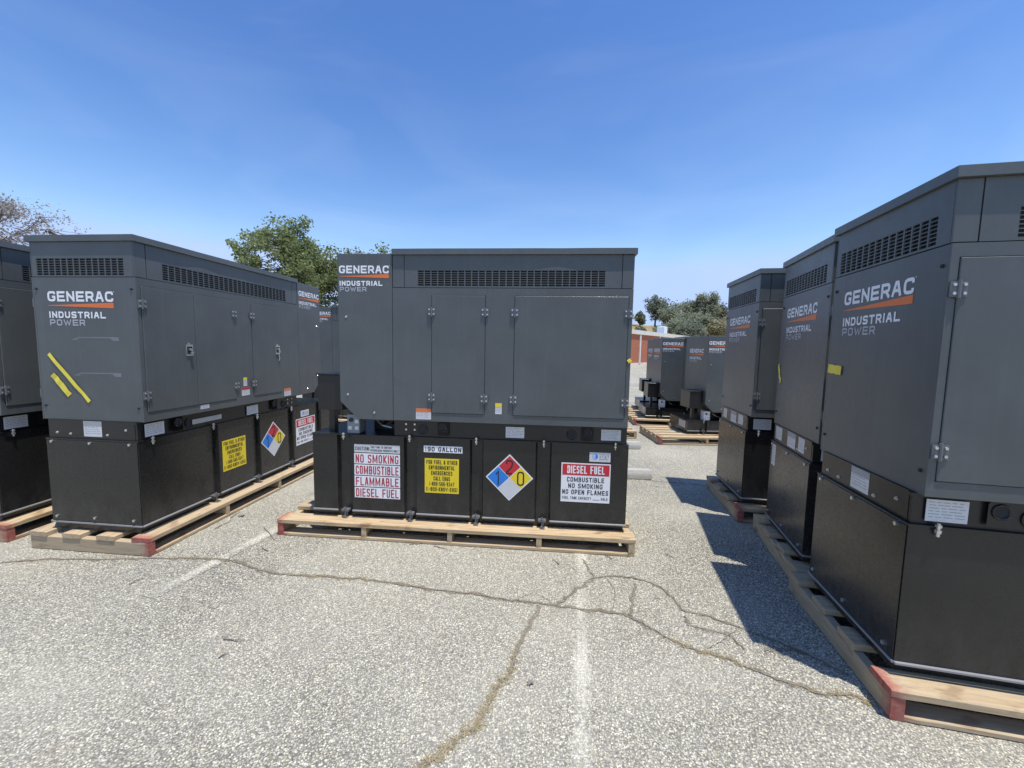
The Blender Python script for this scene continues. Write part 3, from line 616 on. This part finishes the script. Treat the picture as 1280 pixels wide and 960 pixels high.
    # roof lid: thin folded sheet, its front edge a little bowed
    def roof(mb):
        zA, zB = 2.227 + dz, 2.270 + dz; n = 40; u0, u1 = UE - .016, 1.822
        def ov(u): return .0155 - .005 * math.exp(-((u - .55) / .13) ** 2) - .002 * math.exp(-((u - 1.8) / .2) ** 2) + .001 * math.sin(u * 5)
        us = [u0 + (u1 - u0) * i / n for i in range(n + 1)]; vs = []
        for u_ in us:
            o_ = ov(u_); vs += [(u_, DE0 - o_, zA), (u_, DE0 - o_ + .002, zB), (u_, DE1 + o_ - .002, zB), (u_, DE1 + o_, zA)]
        fs = []
        for i in range(n):
            for j in range(4): a_ = i * 4 + j; b_ = i * 4 + (j + 1) % 4; fs.append((a_, b_, b_ + 4, a_ + 4))
        fs += [(0, 3, 2, 1), tuple(n * 4 + q for q in (0, 1, 2, 3))]; mb.add(vs, fs)
        b = bmesh.new(); V = [b.verts.new(q) for q in mb.v]
        for f in mb.f: b.faces.new([V[i] for i in f])
        bmesh.ops.recalc_face_normals(b, faces=b.faces[:]); mb.v = []; mb.f = []; mb.mi = []; mb.bm(b)
    part('roof', K + 'roof', roof, ['enclosure_paint'], g)
    # ---- labels on the enclosure
    fine_label('warning_label', K + 'wl', FR, -1.639, -1.519, .974 + dz, 1.058 + dz, en, 'label_white', 'orange_print', 11)
    fine_label('warning_label', K + 'wl2', FR, -1.017, -.967, 1.034 + dz, 1.118 + dz, en, 'label_white', 'yellow_print', 12)
    fine_label('warning_label', K + 'wl3', RE, .945, 1.045, 1.045 + dz, 1.125 + dz, en, 'label_white', 'darkred_print', 13)
    fine_label('warning_label', K + 'wl4', RE, .97, 1.015, 1.135 + dz, 1.215 + dz, en, 'label_white', 'yellow_print', 14)
    fine_label('warning_label', K + 'wl5', RE, 1.55, 1.66, .972 + dz, 1.052 + dz, en, 'label_white', 'orange_print', 15)
    fine_label('label', K + 'wl6', RE, .49, .575, .985 + dz, 1.018 + dz, en, 'label_white', seed=16)
    # ---- tank signs
    if tall:
        sign('caution_sign', 'cs0', TF, -2.163, -1.785, .681, .746, 'label_white', [('CAUTION:', .02, .34, .25, .72, .15, 'black_print'), ('THIS TANK TO CONTAIN', .36, .82, .58, .82, .18, 'black_print'), ('PETROLEUM PRODUCTS ONLY', .36, .97, .18, .42, .18, 'black_print')], tk)
        for j, (s_, b0, b1) in enumerate((('NO SMOKING', .587, .673), ('COMBUSTIBLE', .493, .579), ('FLAMMABLE', .399, .485), ('DIESEL FUEL', .305, .391))):
            sign('warning_strip', f'cs{j + 1}', TF, -2.165, -1.785, b0, b1, 'white_print', [(s_, .03, .97, .10, .90, .135, 'darkred_print')], tk)
        sign('capacity_label', 'cap', TF, -1.589, -1.277, .704, .757, 'white_print', [('190 GALLON', .03, .97, .16, .84, .2, 'black_print')], tk)
        ytx = [('FOR FUEL & OTHER', .05, .95), ('ENVIRONMENTAL', .12, .88), ('EMERGENCIES', .19, .81), ('CALL EH&S', .26, .74), ('1-800-566-9347', .13, .87), ('(1-800-KNOW-EHS)', .04, .96)]
        yt = [(s_, p, q, .84 - .157 * i, .955 - .157 * i, .15, 'black_print') for i, (s_, p, q) in enumerate(ytx)]
        dt = [('COMBUSTIBLE', .12, .88, .52, .64, .17, 'black_print'), ('NO SMOKING', .15, .85, .36, .48, .17, 'black_print'), ('NO OPEN FLAMES', .03, .97, .20, .32, .17, 'black_print'), ('FUEL TANK CAPACITY ____ GALS', .03, .96, .07, .14, .15, 'black_print')]
        for fr, tg, sh_, sd, sy, sa in ((TF, 'f', -1.581, -.902, -.499, -.288), (TR, 'r', .735, 1.409, 1.79, 1.885)):
            sign('emergency_sign', 'ys' + tg, fr, sh_, sh_ + .277, .374, .655, 'yellow_print', yt, tk)
            d_ = .187; cx, cz = sd, .528
            ds = part('hazard_diamond', 'hd' + tg, lambda mb: (poly(mb, fr, [(cx, cz - d_), (cx + d_, cz), (cx, cz + d_), (cx - d_, cz)], .0015), poly(mb, fr, [(cx, cz - d_), (cx - d_, cz), (cx, cz + d_), (cx + d_, cz)], .0004)), ['white_print'], tk)
            e = d_ * .455
            for nm, mt, ox, oz in (('red_field', 'red_print', 0, 1), ('blue_field', 'blue_print', -1, 0), ('yellow_field', 'yellow_print', 1, 0), ('white_field', 'label_white', 0, -1)):
                def fld(mb, x=cx + ox * d_ * .475, z=cz + oz * d_ * .475): poly(mb, fr, [(x, z - e), (x + e, z), (x, z + e), (x - e, z)], .0022)
                part(nm, f'hd{tg}{nm}', fld, [mt], ds)
            def nums(mb):
                q = d_ * .475
                for ch, x, z in (('2', cx, cz + q), ('1', cx - q, cz), ('0', cx + q, cz)): text(mb, fr, ch, x - .028, x + .028, z - .062, z + .052, .011, 0, .003, 0, .55)
            part('lettering', 'hdn' + tg, nums, ['black_print'], ds)
            al = part('brand_label', 'att' + tg, lambda mb: rect(mb, fr, sa, sa + .159, .683, .756, -.001, .0016), ['label_white'], tk)
            def globe(mb):
                c_ = (sa + .042, .724); r = .022; n = 22
                poly(mb, fr, [(c_[0] + r * math.cos(2 * math.pi * i / n), c_[1] + r * math.sin(2 * math.pi * i / n)) for i in range(n)], .0022, 0)
                for i, y in enumerate((-.014, -.007, 0, .007, .014)):
                    w = math.sqrt(r * r - y * y); rect(mb, fr, c_[0] - w * .95, c_[0] + w * (.1 + .13 * abs(i - 2)), c_[1] + y - .0016, c_[1] + y + .0016, .0022, .0027, 1)
            part('globe_mark', 'attg' + tg, globe, ['blue_print', 'white_print'], al)
            part('lettering', 'attt' + tg, lambda mb: text(mb, fr, 'AT&T', sa + .074, sa + .148, .712, .736, .004, 0, .0025), ['grey_print'], al); part('print', 'attp' + tg, lambda mb: rect(mb, fr, sa + .074, sa + .138, .701, .706, .0016, .0022, 0), ['grey_print'], al)
            ds2 = sign('fuel_sign', 'fs' + tg, fr, sy, sy + .374, .359, .667, 'white_print', dt, tk)
            def hdr(mb): rect(mb, fr, sy + .008, sy + .366, .359 + .308 * .69, .667 - .008, .0016, .0022)
            hh = part('red_header', 'fsh' + tg, hdr, ['red_print'], ds2)
            part('lettering', 'fsl' + tg, lambda mb: text(mb, fr, 'DIESEL FUEL', sy + .045, sy + .33, .359 + .308 * .735, .667 - .02, .0095, 0, .003), ['white_print'], ds2)
    else:
        fine_label('label', 'dl1', TH, .40, .66, .23, .345, tk, 'label_cream', seed=31)
    # ---- strips of tape left on the paint
    for j, (fr, pts) in enumerate(tapes):
        mb = MB(); (a0, b0), (a1, b1), w = pts; d = Vector((a1 - a0, b1 - b0)); L = d.length; d.normalize(); n = Vector((-d.y, d.x)); ns = 6; rn = random.Random(j + int(abs(a0) * 50)); vs_ = []
        for i in range(ns + 1):
            c_ = Vector((a0, b0)) + d * L * i / ns; h = .0015 + .004 * abs(math.sin(i * 1.9 + j)) * (1 if 0 < i else 2)
            ww = w * rn.uniform(.85, 1.1)
            vs_ += [fr.p(*(c_ + n * ww / 2), h), fr.p(*(c_ - n * ww / 2), h + .001)]
        mb.add(vs_, [(2 * i, 2 * i + 1, 2 * i + 3, 2 * i + 2) for i in range(ns)])
        link('tape', mb.mesh('tape', ['tape_yellow']), en)
    if extra: extra(g, en, sk, tk, Fe)
    return g

def board(name, parent, ax, x0, x1, y0, y1, z0, z1, red0=0, red1=0, rnd=random):
    """timber with its grain along ax; ends can carry sprayed red paint"""
    mb = MB(); L = (x1 - x0) if ax == 0 else (y1 - y0); ts = [0, .045 / L, .12 / L, .5, 1 - .12 / L, 1 - .045 / L, 1]; at = []; n = len(ts); vs = []; bz = .004
    W_ = (y1 - y0) if ax == 0 else (x1 - x0)
    for i, t in enumerate(ts):
        j = [rnd.uniform(-.003, .003) for _ in range(4)]
        prof = [(bz, z0), (W_ - bz, z0), (W_, z0 + bz), (W_, z1 - bz), (W_ - bz, z1), (bz, z1), (0, z1 - bz), (0, z0 + bz)]
        for q, z in prof:
            zz = z + (j[2] * .4 if z > z0 + .01 else 0)
            vs.append((t * L, q - W_ / 2 + (j[0] if q < W_ / 2 else j[1]), zz - (z0 + z1) / 2))
        v_ = max({0: red0 * .85, 1: red0 * .5, 2: red0 * .05}.get(i, 0), {6: red1 * .85, 5: red1 * .5, 4: red1 * .05}.get(i, 0)); at += [v_] * 8
    fs = [tuple(range(7, -1, -1)), tuple((n - 1) * 8 + q for q in range(8))]
    for i in range(n - 1):
        for q in range(8): fs.append((i * 8 + q, i * 8 + (q + 1) % 8, i * 8 + 8 + (q + 1) % 8, i * 8 + 8 + q))
    mb.add(vs, fs); mb.at['red'] = at
    o = link(name, mb.mesh(name, ['pallet_wood']), parent)
    if ax == 0: o.location = (x0, (y0 + y1) / 2, (z0 + z1) / 2)
    else: o.location = ((x0 + x1) / 2, y0, (z0 + z1) / 2); o.rotation_euler.z = math.pi / 2
    return o
def pallet(label, loc, deg, u0=-.062, u1=2.763, v0=-.104, v1=.860, red=(), nboard=4, group=None, seed=1, nst=5):
    g = thing('wooden_pallet', label, 'pallet', (loc[0], loc[1], 0), R(deg), group); rn = random.Random(seed); H = .136; bw = .142
    for i in range(nboard):
        c_ = v0 + bw / 2 + (v1 - v0 - bw) * i / (nboard - 1)
        e0 = u0 + rn.uniform(-.006, .012); e1 = u1 - rn.uniform(-.006, .012); nr = i == 0; fr_ = i == nboard - 1
        board('deck_board', g, 0, e0, e1, c_ - bw / 2, c_ + bw / 2, H - .034, H, 1.0 if (nr and 'nr' in red) or (fr_ and 'nf' in red) else 0, 1.0 if (fr_ and 'ff' in red) or (nr and 'fr' in red) else 0, rn)
    for i in range(nst):
        end = i in (0, nst - 1); hw = .024 if end else .019
        c_ = u0 + .026 + (u1 - u0 - .052) * i / (nst - 1)
        board('stringer', g, 1, c_ - hw, c_ + hw, v0 + .002, v1 - .002, .002 if end else .0275, H - .0345, 1.0 if i == 0 and 'nr' in red else 0, 1.0 if (i == nst - 1 and 'ff' in red) or (i == 0 and 'nf' in red) else 0, rn)
    for i in range(3):
        c_ = v0 + .05 + (v1 - v0 - .10) * i / 2
        board('bottom_board', g, 0, u0 + .052, u1 - .052, c_ - .05, c_ + .05, .002, .027, .8 if i == 0 and 'nr' in red else 0, .8 if i == 2 and 'ff' in red else 0, rn)
    return g

def marks_L(g, en, sk, tk, Fe):  # two thin pale streaks laid flat on the louvred end
    for j, z_ in enumerate((1.54, 1.285)):
        part('residue_mark', f'res{j}', lambda mb: poly(mb, EN, [(-.505, z_ + .002), (-.46, z_ - .002), (-.435, z_ + .014), (-.19, z_ + .016), (-.165, z_ - .002), (-.118, z_ - .002), (-.118, z_ + .024), (-.16, z_ + .026), (-.44, z_ + .023), (-.47, z_ + .012)], .0006), ['residue'], en, label='pale smeared residue mark')
def labels_F(g, en, sk, tk, Fe):
    for j, (a0, a1) in enumerate(((-.66, -.56), (-.24, -.12))): fine_label('label', f'xF{j}', Fe, a0, a1, .855, .945, sk, seed=40 + j)
def labels_M(g, en, sk, tk, Fe):
    for j, (a0, a1) in enumerate(((-.69, -.56), (-.24, -.14))): fine_label('label', f'xM{j}', Fe, a0, a1, .85, .95, sk, seed=44 + j)
    fine_label('label', 'xMt', Frame((-.0045, 0, 0), (0, -1, 0), (-1, 0, 0)), -.70, -.62, .63, .80, tk, seed=48)

GC = (.957, 3.772, 174.94); GLf = (-2.671, 2.857, 84.3); GR = (1.707, 1.680, -12.27); GM = (1.967, 2.611, -15.73); GF_ = (2.149, 3.664, -10.12)
generator('tall grey generator whose black tank shows red and white NO SMOKING COMBUSTIBLE strips', GC, 0 or GC[2], True, [(FR, ((-.034, 1.472), (-.021, 1.452), .028))])
pallet('wooden pallet under the generator whose tank shows the NO SMOKING strips', GC, GC[2], red=('ff',), seed=11)
generator('tall grey generator with two diagonal yellow tape strips on its louvred end', GLf, GLf[2], True, [(EN, ((-.692, 1.439), (-.383, 1.098), .027)), (EN, ((-.667, 1.289), (-.542, 1.140), .040))], extra=marks_L)
pallet('wooden pallet with red sprayed corner under the generator with two diagonal yellow tapes', GLf, GLf[2], red=('nr',), seed=12)
generator('tall grey generator with one short level yellow tape below its logo and sunlit door side', GR, GR[2], True, [(EN, ((-.772, 1.455), (-.63, 1.447), .052))])
pallet('wooden pallet with bright red corner ends under the generator with the level yellow tape', GR, GR[2], red=('nr',), seed=13)
generator('tall grey generator squeezed between two others, slanted yellow tape at its edge', GM, GM[2], True, [(EN, ((-.765, 1.45), (-.70, 1.30), .03))], extra=labels_M)
pallet('wooden pallet under the middle generator of the close row of three', GM, GM[2], seed=14)
generator('tall grey generator without tape, at the lit end of the close row of three', GF_, GF_[2], True, [], extra=labels_F)
pallet('wooden pallet with dark red corner under the untaped end generator of the row of three', GF_, GF_[2], red=('nr',), seed=15)
G2 = (-3.90, 3.02, 87.0)
generator('tall grey generator standing behind and beside the one with two diagonal yellow tapes', G2, G2[2], True)
pallet('reddened wooden pallet under the generator beside the one with two diagonal yellow tapes', G2, G2[2], red=('nr',), seed=16)
GB = (-1.435, 8.062, 169.6)
generator('far grey generator, its logo peeping between two nearer ones before the green tree', GB, GB[2], True)
pallet('wooden pallet under the far generator in front of the green tree', GB, GB[2], seed=17)
D1 = (5.493, 7.583, 180.7); D2 = (5.362, 8.789, 173.4); D3 = (5.60, 9.85, 172.0)
generator('low grey generator on shallow black tank, on a long pallet with bare boards sticking out', D1, D1[2], False, group='low generators on shallow tanks')
pallet('long wooden pallet with bare boards sticking out beside a shallow black tank', D1, D1[2], u1=3.078, v0=.0, v1=.993, red=('ff',), nboard=5, seed=18)
generator('low grey generator on shallow black tank, second of its row, sunlit logo side', D2, D2[2], False, group='low generators on shallow tanks')
pallet('wooden pallet under the second low generator of the row', D2, D2[2], red=('ff',), seed=19)
generator('low grey generator on shallow black tank, farthest of its row and nearest the brick building', D3, D3[2], False, group='low generators on shallow tanks')
pallet('wooden pallet under the low generator nearest the brick building', D3, D3[2], seed=20)
pallet('empty wooden pallet on the pavement between the parking stop and the low generators', (.20, 6.95, 0), 1.0, u0=0, u1=2.0, v0=0, v1=.9, seed=21)
pallet('empty wooden pallet lying farther back beside the low generators', (.70, 8.75, 0), -2.0, u0=0, u1=1.9, v0=0, v1=.9, seed=22)

# ------------------------------------------------------------------ small things on the pavement
def wheel_stop(label, x1, y, rz):
    mb = MB(); L = 1.83; pr = [(-.075, .001), (.075, .001), (.068, .06), (.045, .105), (-.045, .105), (-.068, .06)]
    b = bmesh.new(); A = [b.verts.new((0, p, q)) for p, q in pr]; B = [b.verts.new((L, p, q)) for p, q in pr]; n = 6; b.faces.new(A); b.faces.new(B[::-1])
    for i in range(n): b.faces.new((A[i], B[i], B[(i + 1) % n], A[(i + 1) % n]))
    bmesh.ops.recalc_face_normals(b, faces=b.faces[:]); bmesh.ops.bevel(b, geom=b.edges[:], offset=.008, segments=2, affect='EDGES'); mb.bm(b)
    for x in (.35, L - .35): mb.cyl((x, 0, .104), (x, 0, .109), .014, 10, 1)
    o = link('wheel_stop', mb.mesh('wheel_stop', ['concrete', 'steel_grey']), None, label=label, category='wheel stop'); o.location = (x1 - L, y, 0); o.rotation_euler.z = rz
wheel_stop('pale concrete wheel stop behind the generator with the NO SMOKING strips', 1.70, 4.86, R(-1.5)); wheel_stop('concrete wheel stop lying in front of the empty pallet', 2.03, 6.33, R(-1))
rn = random.Random(9)
TW = ['long thin twig beside the pallet of the generator with two yellow tapes'] * 2 + ['short bent twig at the red corner of the centre pallet'] * 2 + ['thin twig on the open pavement, away from any pallet'] * 2 + ['dark twig along the front edge of the centre pallet'] * 2 + ['thin twig by the painted line at the centre pallet end', 'thin curved twig on the pavement between centre pallet and shadow', 'thin twig on the open pavement, away from any pallet', 'thin twig by the painted line at the centre pallet end']
for i, (x0, y0, x1, y1) in enumerate([(288, 648, 300, 640), (268, 662, 292, 650), (330, 660, 345, 676), (335, 690, 326, 684), (160, 732, 178, 724), (278, 800, 306, 802), (512, 682, 535, 679), (543, 683, 560, 688), (765, 700, 757, 694), (832, 694, 842, 698), (272, 824, 286, 816), (700, 706, 690, 700)]):
    a, b = gp(x0, y0), gp(x1, y1); pts = []
    for j in range(6): q = a.lerp(b, j / 5); pts.append(Vector((q.x + rn.uniform(-.006, .006), q.y + rn.uniform(-.006, .006), .006 + .004 * rn.random())))
    mb = MB(); mb.tube(pts, [.003, .0032, .003, .0026, .002, .001], 6)
    link('twig', mb.mesh('twig', ['bark_pale']), None, label=TW[i], category='twig', group='twigs on the pavement')
def dead_leaf(px, py, sc, seed, label):
    q = gp(px, py); rn = random.Random(seed); mb = MB(); pts = []
    for i in range(12): t = 2 * math.pi * i / 12; r = sc * (.7 + .3 * math.cos(5 * t)) * rn.uniform(.8, 1.1); pts.append((r * math.cos(t), r * .75 * math.sin(t), .006 + .012 * rn.random()))
    mb.add([(0, 0, .005)] + pts, [(0, i + 1, (i + 1) % 12 + 1) for i in range(12)]); mb.at['leaf'] = [rn.random() for _ in range(13)]
    o = link('dead_leaf', mb.mesh('dead_leaf', ['leaf_brown']), None, label=label, category='leaf'); o.location = (q.x, q.y, 0); o.rotation_euler.z = seed
dead_leaf(663, 855, .028, 1, 'curled brown dead leaf lying beside the weedy crack')
dead_leaf(302, 645, .05, 2, 'curled brown dead leaf between two loaded pallets')

# ------------------------------------------------------------------ trees
def frus(mb, p, q, a, b, n=6): mb.cyl(p, q, a, n, 0, b)
def tree(name, label, loc, height, crown, leafm, barkm, nleaf, leafsize, seed, trunk_r=.2, clump=.5, depth=4, group=None, base=.3, flat=1.0, spread=.75, fill=0):
    """trunk forks into limbs, limbs into branches; leaf faces gather round the branch tips"""
    g = thing(name, label, 'tree', loc, 0, group); rn = random.Random(seed); mb = MB(); tips = []
    rx, rz = crown; cz = height - rz
    def grow(p, d, L, r, lev):
        n = 3; pts = [p]; q = p
        for i in range(n):
            d = (d + Vector((rn.gauss(0, .14), rn.gauss(0, .14), rn.gauss(.03, .08)))).normalized(); q = q + d * L / n; pts.append(q)
        for i in range(n): frus(mb, pts[i], pts[i + 1], r * (1 - .3 * i / n), r * (1 - .3 * (i + 1) / n), 6 if lev < 2 else 4)
        if lev >= depth - 1: tips.append(pts[-1]); tips.append(pts[-2])
        if lev >= depth: return
        for k_ in range(rn.choice((2, 3, 3)) if lev else 5):
            an = rn.uniform(0, 6.28); ax = d.orthogonal().normalized(); ax.rotate(Matrix.Rotation(an, 3, d)); nd = (d + ax * rn.uniform(.5, 1.0) * spread).normalized()
            st = pts[-1] if rn.random() < .6 else pts[-2]
            grow(st, nd, L * rn.uniform(.62, .85), r * rn.uniform(.5, .68), lev + 1)
    grow(Vector((0, 0, -.05)), Vector((rn.uniform(-.08, .08), rn.uniform(-.08, .08), 1)), height * base, trunk_r, 0)
    # fit the branch tips to the crown's volume
    zs_ = sorted(t.z for t in tips); zmax = zs_[-1]; rmax = sorted(math.hypot(t.x, t.y) for t in tips)[int(len(tips) * .92)]
    sx = rx / rmax; sz = (height - clump * .6 - height * base) / (zmax - height * base)
    def fitp(v):
        v = Vector(v); k_ = max(0, min(1, (v.z - height * base * .6) / (height * base * .8)))
        z = v.z if v.z < height * base else height * base + (v.z - height * base) * sz
        f = 1 + (sx - 1) * k_; return Vector((v.x * f, v.y * f, z))
    mb.v = [tuple(fitp(v)) for v in mb.v]; tips = [fitp(t) for t in tips]
    if fill:
        old = list(tips); new = []; ph = [rn.uniform(0, 6.28) for _ in range(4)]
        for _ in range(fill):
            v = Vector((rn.gauss(0, 1), rn.gauss(0, 1), rn.gauss(0, 1))).normalized(); an = math.atan2(v.y, v.x)
            lob = .84 + .13 * math.sin(3 * an + ph[0] + 2 * v.z) + .10 * math.sin(5 * an + ph[1] - 4 * v.z) + .05 * rn.gauss(0, 1)
            q = Vector((v.x * rx, v.y * rx, v.z * rz * 1.02)) * lob * rn.uniform(.35, 1) ** .5 + Vector((0, 0, cz)); new.append(q)
            t = min(old, key=lambda o_: (o_ - q).length_squared)
            if (t - q).length < rx: frus(mb, t, q, .018 * height / 8, .006 * height / 8, 4)
        tips = [t for t in old if (t.x / rx) ** 2 + (t.y / rx) ** 2 + ((t.z - cz) / rz) ** 2 < 1.25] + new
    link('trunk', mb.mesh('trunk', [barkm]), g)
    lb = MB(); at = []; V = []; F = []; k0 = 0
    per = max(3, nleaf // len(tips))
    for t in tips:
        tone = rn.random() * .5; cs = clump * rn.uniform(.6, 1.25)
        for _ in range(int(per * rn.uniform(.4, 1.6))):
            v = Vector((rn.gauss(0, 1), rn.gauss(0, 1), rn.gauss(0, .75) * flat)).normalized() * cs * rn.random() ** .45; c_ = t + v; s_ = leafsize * rn.uniform(.6, 1.3)
            a = Vector((rn.gauss(0, 1), rn.gauss(0, 1), rn.gauss(0, .6))).normalized(); b = a.cross(Vector((rn.gauss(0, 1), rn.gauss(0, 1), rn.gauss(0, 1)))).normalized()
            V += [tuple(c_ - a * s_ * .5), tuple(c_ + b * s_ * .28), tuple(c_ + a * s_ * .5), tuple(c_ - b * s_ * .28)]; F.append((k0, k0 + 1, k0 + 2, k0 + 3)); k0 += 4; at += [min(1, tone + rn.random() * .5)] * 4
    lb.v = V; lb.f = F; lb.mi = [0] * len(F); lb.at['leaf'] = at
    link('crown', lb.mesh('crown', [leafm]), g)
    return g
def px2(px, dist): return (px - 640) / 507.8 * dist * 1.0
T = 20.
tree('leafy_tree', 'large leafy green tree rising behind the generators', (px2(356, T), T, 0), 7.7, (2.85, 2.9), 'leaf_green', 'bark', 30000, .15, 3, .22, .42, 4, base=.26, fill=190)
tree('leafy_tree', 'lower green tree with loose top twigs behind the generator with NO SMOKING strips', (px2(438, 22), 22, 0), 7.1, (2.6, 2.7), 'leaf_green', 'bark', 11000, .16, 8, .20, .36, 4, base=.28, fill=70)
tree('brown_tree', 'bare looking greyish brown tree with fine twigs above the generator roofs', (-25.9, 20.5, 0), 9.1, (5.0, 3.4), 'leaf_brown', 'bark_pale', 34000, .11, 12, .28, .6, 5, base=.26, fill=240)

# ------------------------------------------------------------------ far building, hill and its trees
bd = Vector((.62, .785)).normalized(); bn = Vector((bd.y, -bd.x))
B0 = Vector((12.2, 41.0))
def bobj(name, mb, mats, parent, **kw): return link(name, mb.mesh(name, mats), parent, **kw)
bu = thing('brick_building', 'long low red brick building with cream roof fascia below the tree covered hill', 'building', (B0.x, B0.y, 0), math.atan2(bd.y, bd.x))
X0, X1, DP, HW = -14., 26., 9., 3.15
mb = MB()
mb.add([(X0, 0, .25), (X1, 0, .25), (X1, 0, HW), (X0, 0, HW)], [(0, 1, 2, 3)]); mb.box(X0, X1, .05, DP, .0, HW - .01)
# bricks run along the wall: use local x and z
wall = MB(); wall.box(X0, X1, 0, DP, .25, HW); wo = bobj('wall', wall, ['brick_wall'], bu); wo.rotation_euler.x = 0
pl_ = MB(); pl_.box(X0 - .02, X1 + .02, -.04, DP + .04, 0, .25); bobj('plinth', pl_, ['cream_stucco'], bu)
fa = MB(); fa.box(X0 - .3, X1 + .3, -.14, DP + .3, HW, HW + .42); ro = bobj('roof', fa, ['cream_stucco'], bu)
rf = MB(); rf.prism([(-.05, HW + .425), (DP + .3, HW + .425), (DP / 2, HW + 1.0)], 0, X0 - .3, X1 + .3); bobj('roof_covering', rf, ['roof_metal'], ro)
for x in range(int(X0) + 3, int(X1), 6):
    pm = MB(); pm.box(x + .3, x + .62, -.10, -.002, .26, HW - .002); bobj('pilaster', pm, ['cream_stucco'], bu)
for x in (-10, 9, 15, 21):
    wm = MB(); wm.box(x, x + 1.7, -.03, .05, 1.1, 2.4); wi = bobj('window', wm, ['cream_stucco'], bu); pm = MB(); pm.box(x + .08, x + .81, -.036, -.031, 1.18, 2.32); pm.box(x + .89, x + 1.62, -.036, -.031, 1.18, 2.32); bobj('pane', pm, ['window_dark'], wi)
mb = MB(); mb.box(-.6, .6, -.5, .5, 0, .9, 0, .03); mb.box(-.45, .45, -.35, .35, .9, .96, 0, .01)
ac = link('rooftop_unit', mb.mesh('rooftop_unit', ['white_print']), None, label='white boxy air handling unit on the roof of the brick building', category='air conditioner')
p = B0 + bd * 15.7 - bn * 2.5; ac.location = (p.x, p.y, HW + .66); ac.rotation_euler.z = math.atan2(bd.y, bd.x)

# hill behind the building
hm = MB(); nx, ny = 70, 24; xs = [-170 + 380 * i / nx for i in range(nx + 1)]; ys = [66 + 130 * j / ny for j in range(ny + 1)]
def hz_(x, y):
    t = max(0, min(1, (y - 68) / 58)); s_ = t * t * (3 - 2 * t)
    return s_ * (8.6 + 1.6 * math.sin(x * .045 + .6) + .8 * math.sin(x * .13 + y * .05)) + .5 * math.sin(x * .31) * math.cos(y * .23) * s_ - .06
hm.add([(x, y, hz_(x, y)) for y in ys for x in xs], [(j * (nx + 1) + i, j * (nx + 1) + i + 1, (j + 1) * (nx + 1) + i + 1, (j + 1) * (nx + 1) + i) for j in range(ny) for i in range(nx)])
ho = link('hill', hm.mesh('hill', ['dry_hill'], True), None, kind='structure')
def htree(px, dist, topy, wpx, leafm, label, seed, nl=2200, base=.3, nm='hill_tree', clump=1.0, ls=.55):
    x = px2(px, dist); z = hz_(x, dist); hor = 434.9 + (px - 640) * .01836; top = CAMH + (hor - topy) * dist / 507.8; h = max(2.2, top - z); w = wpx * dist / 507.8 / 2
    tree(nm, label, (x, dist, z), h, (w, h * .4), leafm, 'bark', nl, ls, seed, .05 * h * .6, clump * min(1, w / 3), 3, 'trees on the hill', base, fill=int(30 + wpx))
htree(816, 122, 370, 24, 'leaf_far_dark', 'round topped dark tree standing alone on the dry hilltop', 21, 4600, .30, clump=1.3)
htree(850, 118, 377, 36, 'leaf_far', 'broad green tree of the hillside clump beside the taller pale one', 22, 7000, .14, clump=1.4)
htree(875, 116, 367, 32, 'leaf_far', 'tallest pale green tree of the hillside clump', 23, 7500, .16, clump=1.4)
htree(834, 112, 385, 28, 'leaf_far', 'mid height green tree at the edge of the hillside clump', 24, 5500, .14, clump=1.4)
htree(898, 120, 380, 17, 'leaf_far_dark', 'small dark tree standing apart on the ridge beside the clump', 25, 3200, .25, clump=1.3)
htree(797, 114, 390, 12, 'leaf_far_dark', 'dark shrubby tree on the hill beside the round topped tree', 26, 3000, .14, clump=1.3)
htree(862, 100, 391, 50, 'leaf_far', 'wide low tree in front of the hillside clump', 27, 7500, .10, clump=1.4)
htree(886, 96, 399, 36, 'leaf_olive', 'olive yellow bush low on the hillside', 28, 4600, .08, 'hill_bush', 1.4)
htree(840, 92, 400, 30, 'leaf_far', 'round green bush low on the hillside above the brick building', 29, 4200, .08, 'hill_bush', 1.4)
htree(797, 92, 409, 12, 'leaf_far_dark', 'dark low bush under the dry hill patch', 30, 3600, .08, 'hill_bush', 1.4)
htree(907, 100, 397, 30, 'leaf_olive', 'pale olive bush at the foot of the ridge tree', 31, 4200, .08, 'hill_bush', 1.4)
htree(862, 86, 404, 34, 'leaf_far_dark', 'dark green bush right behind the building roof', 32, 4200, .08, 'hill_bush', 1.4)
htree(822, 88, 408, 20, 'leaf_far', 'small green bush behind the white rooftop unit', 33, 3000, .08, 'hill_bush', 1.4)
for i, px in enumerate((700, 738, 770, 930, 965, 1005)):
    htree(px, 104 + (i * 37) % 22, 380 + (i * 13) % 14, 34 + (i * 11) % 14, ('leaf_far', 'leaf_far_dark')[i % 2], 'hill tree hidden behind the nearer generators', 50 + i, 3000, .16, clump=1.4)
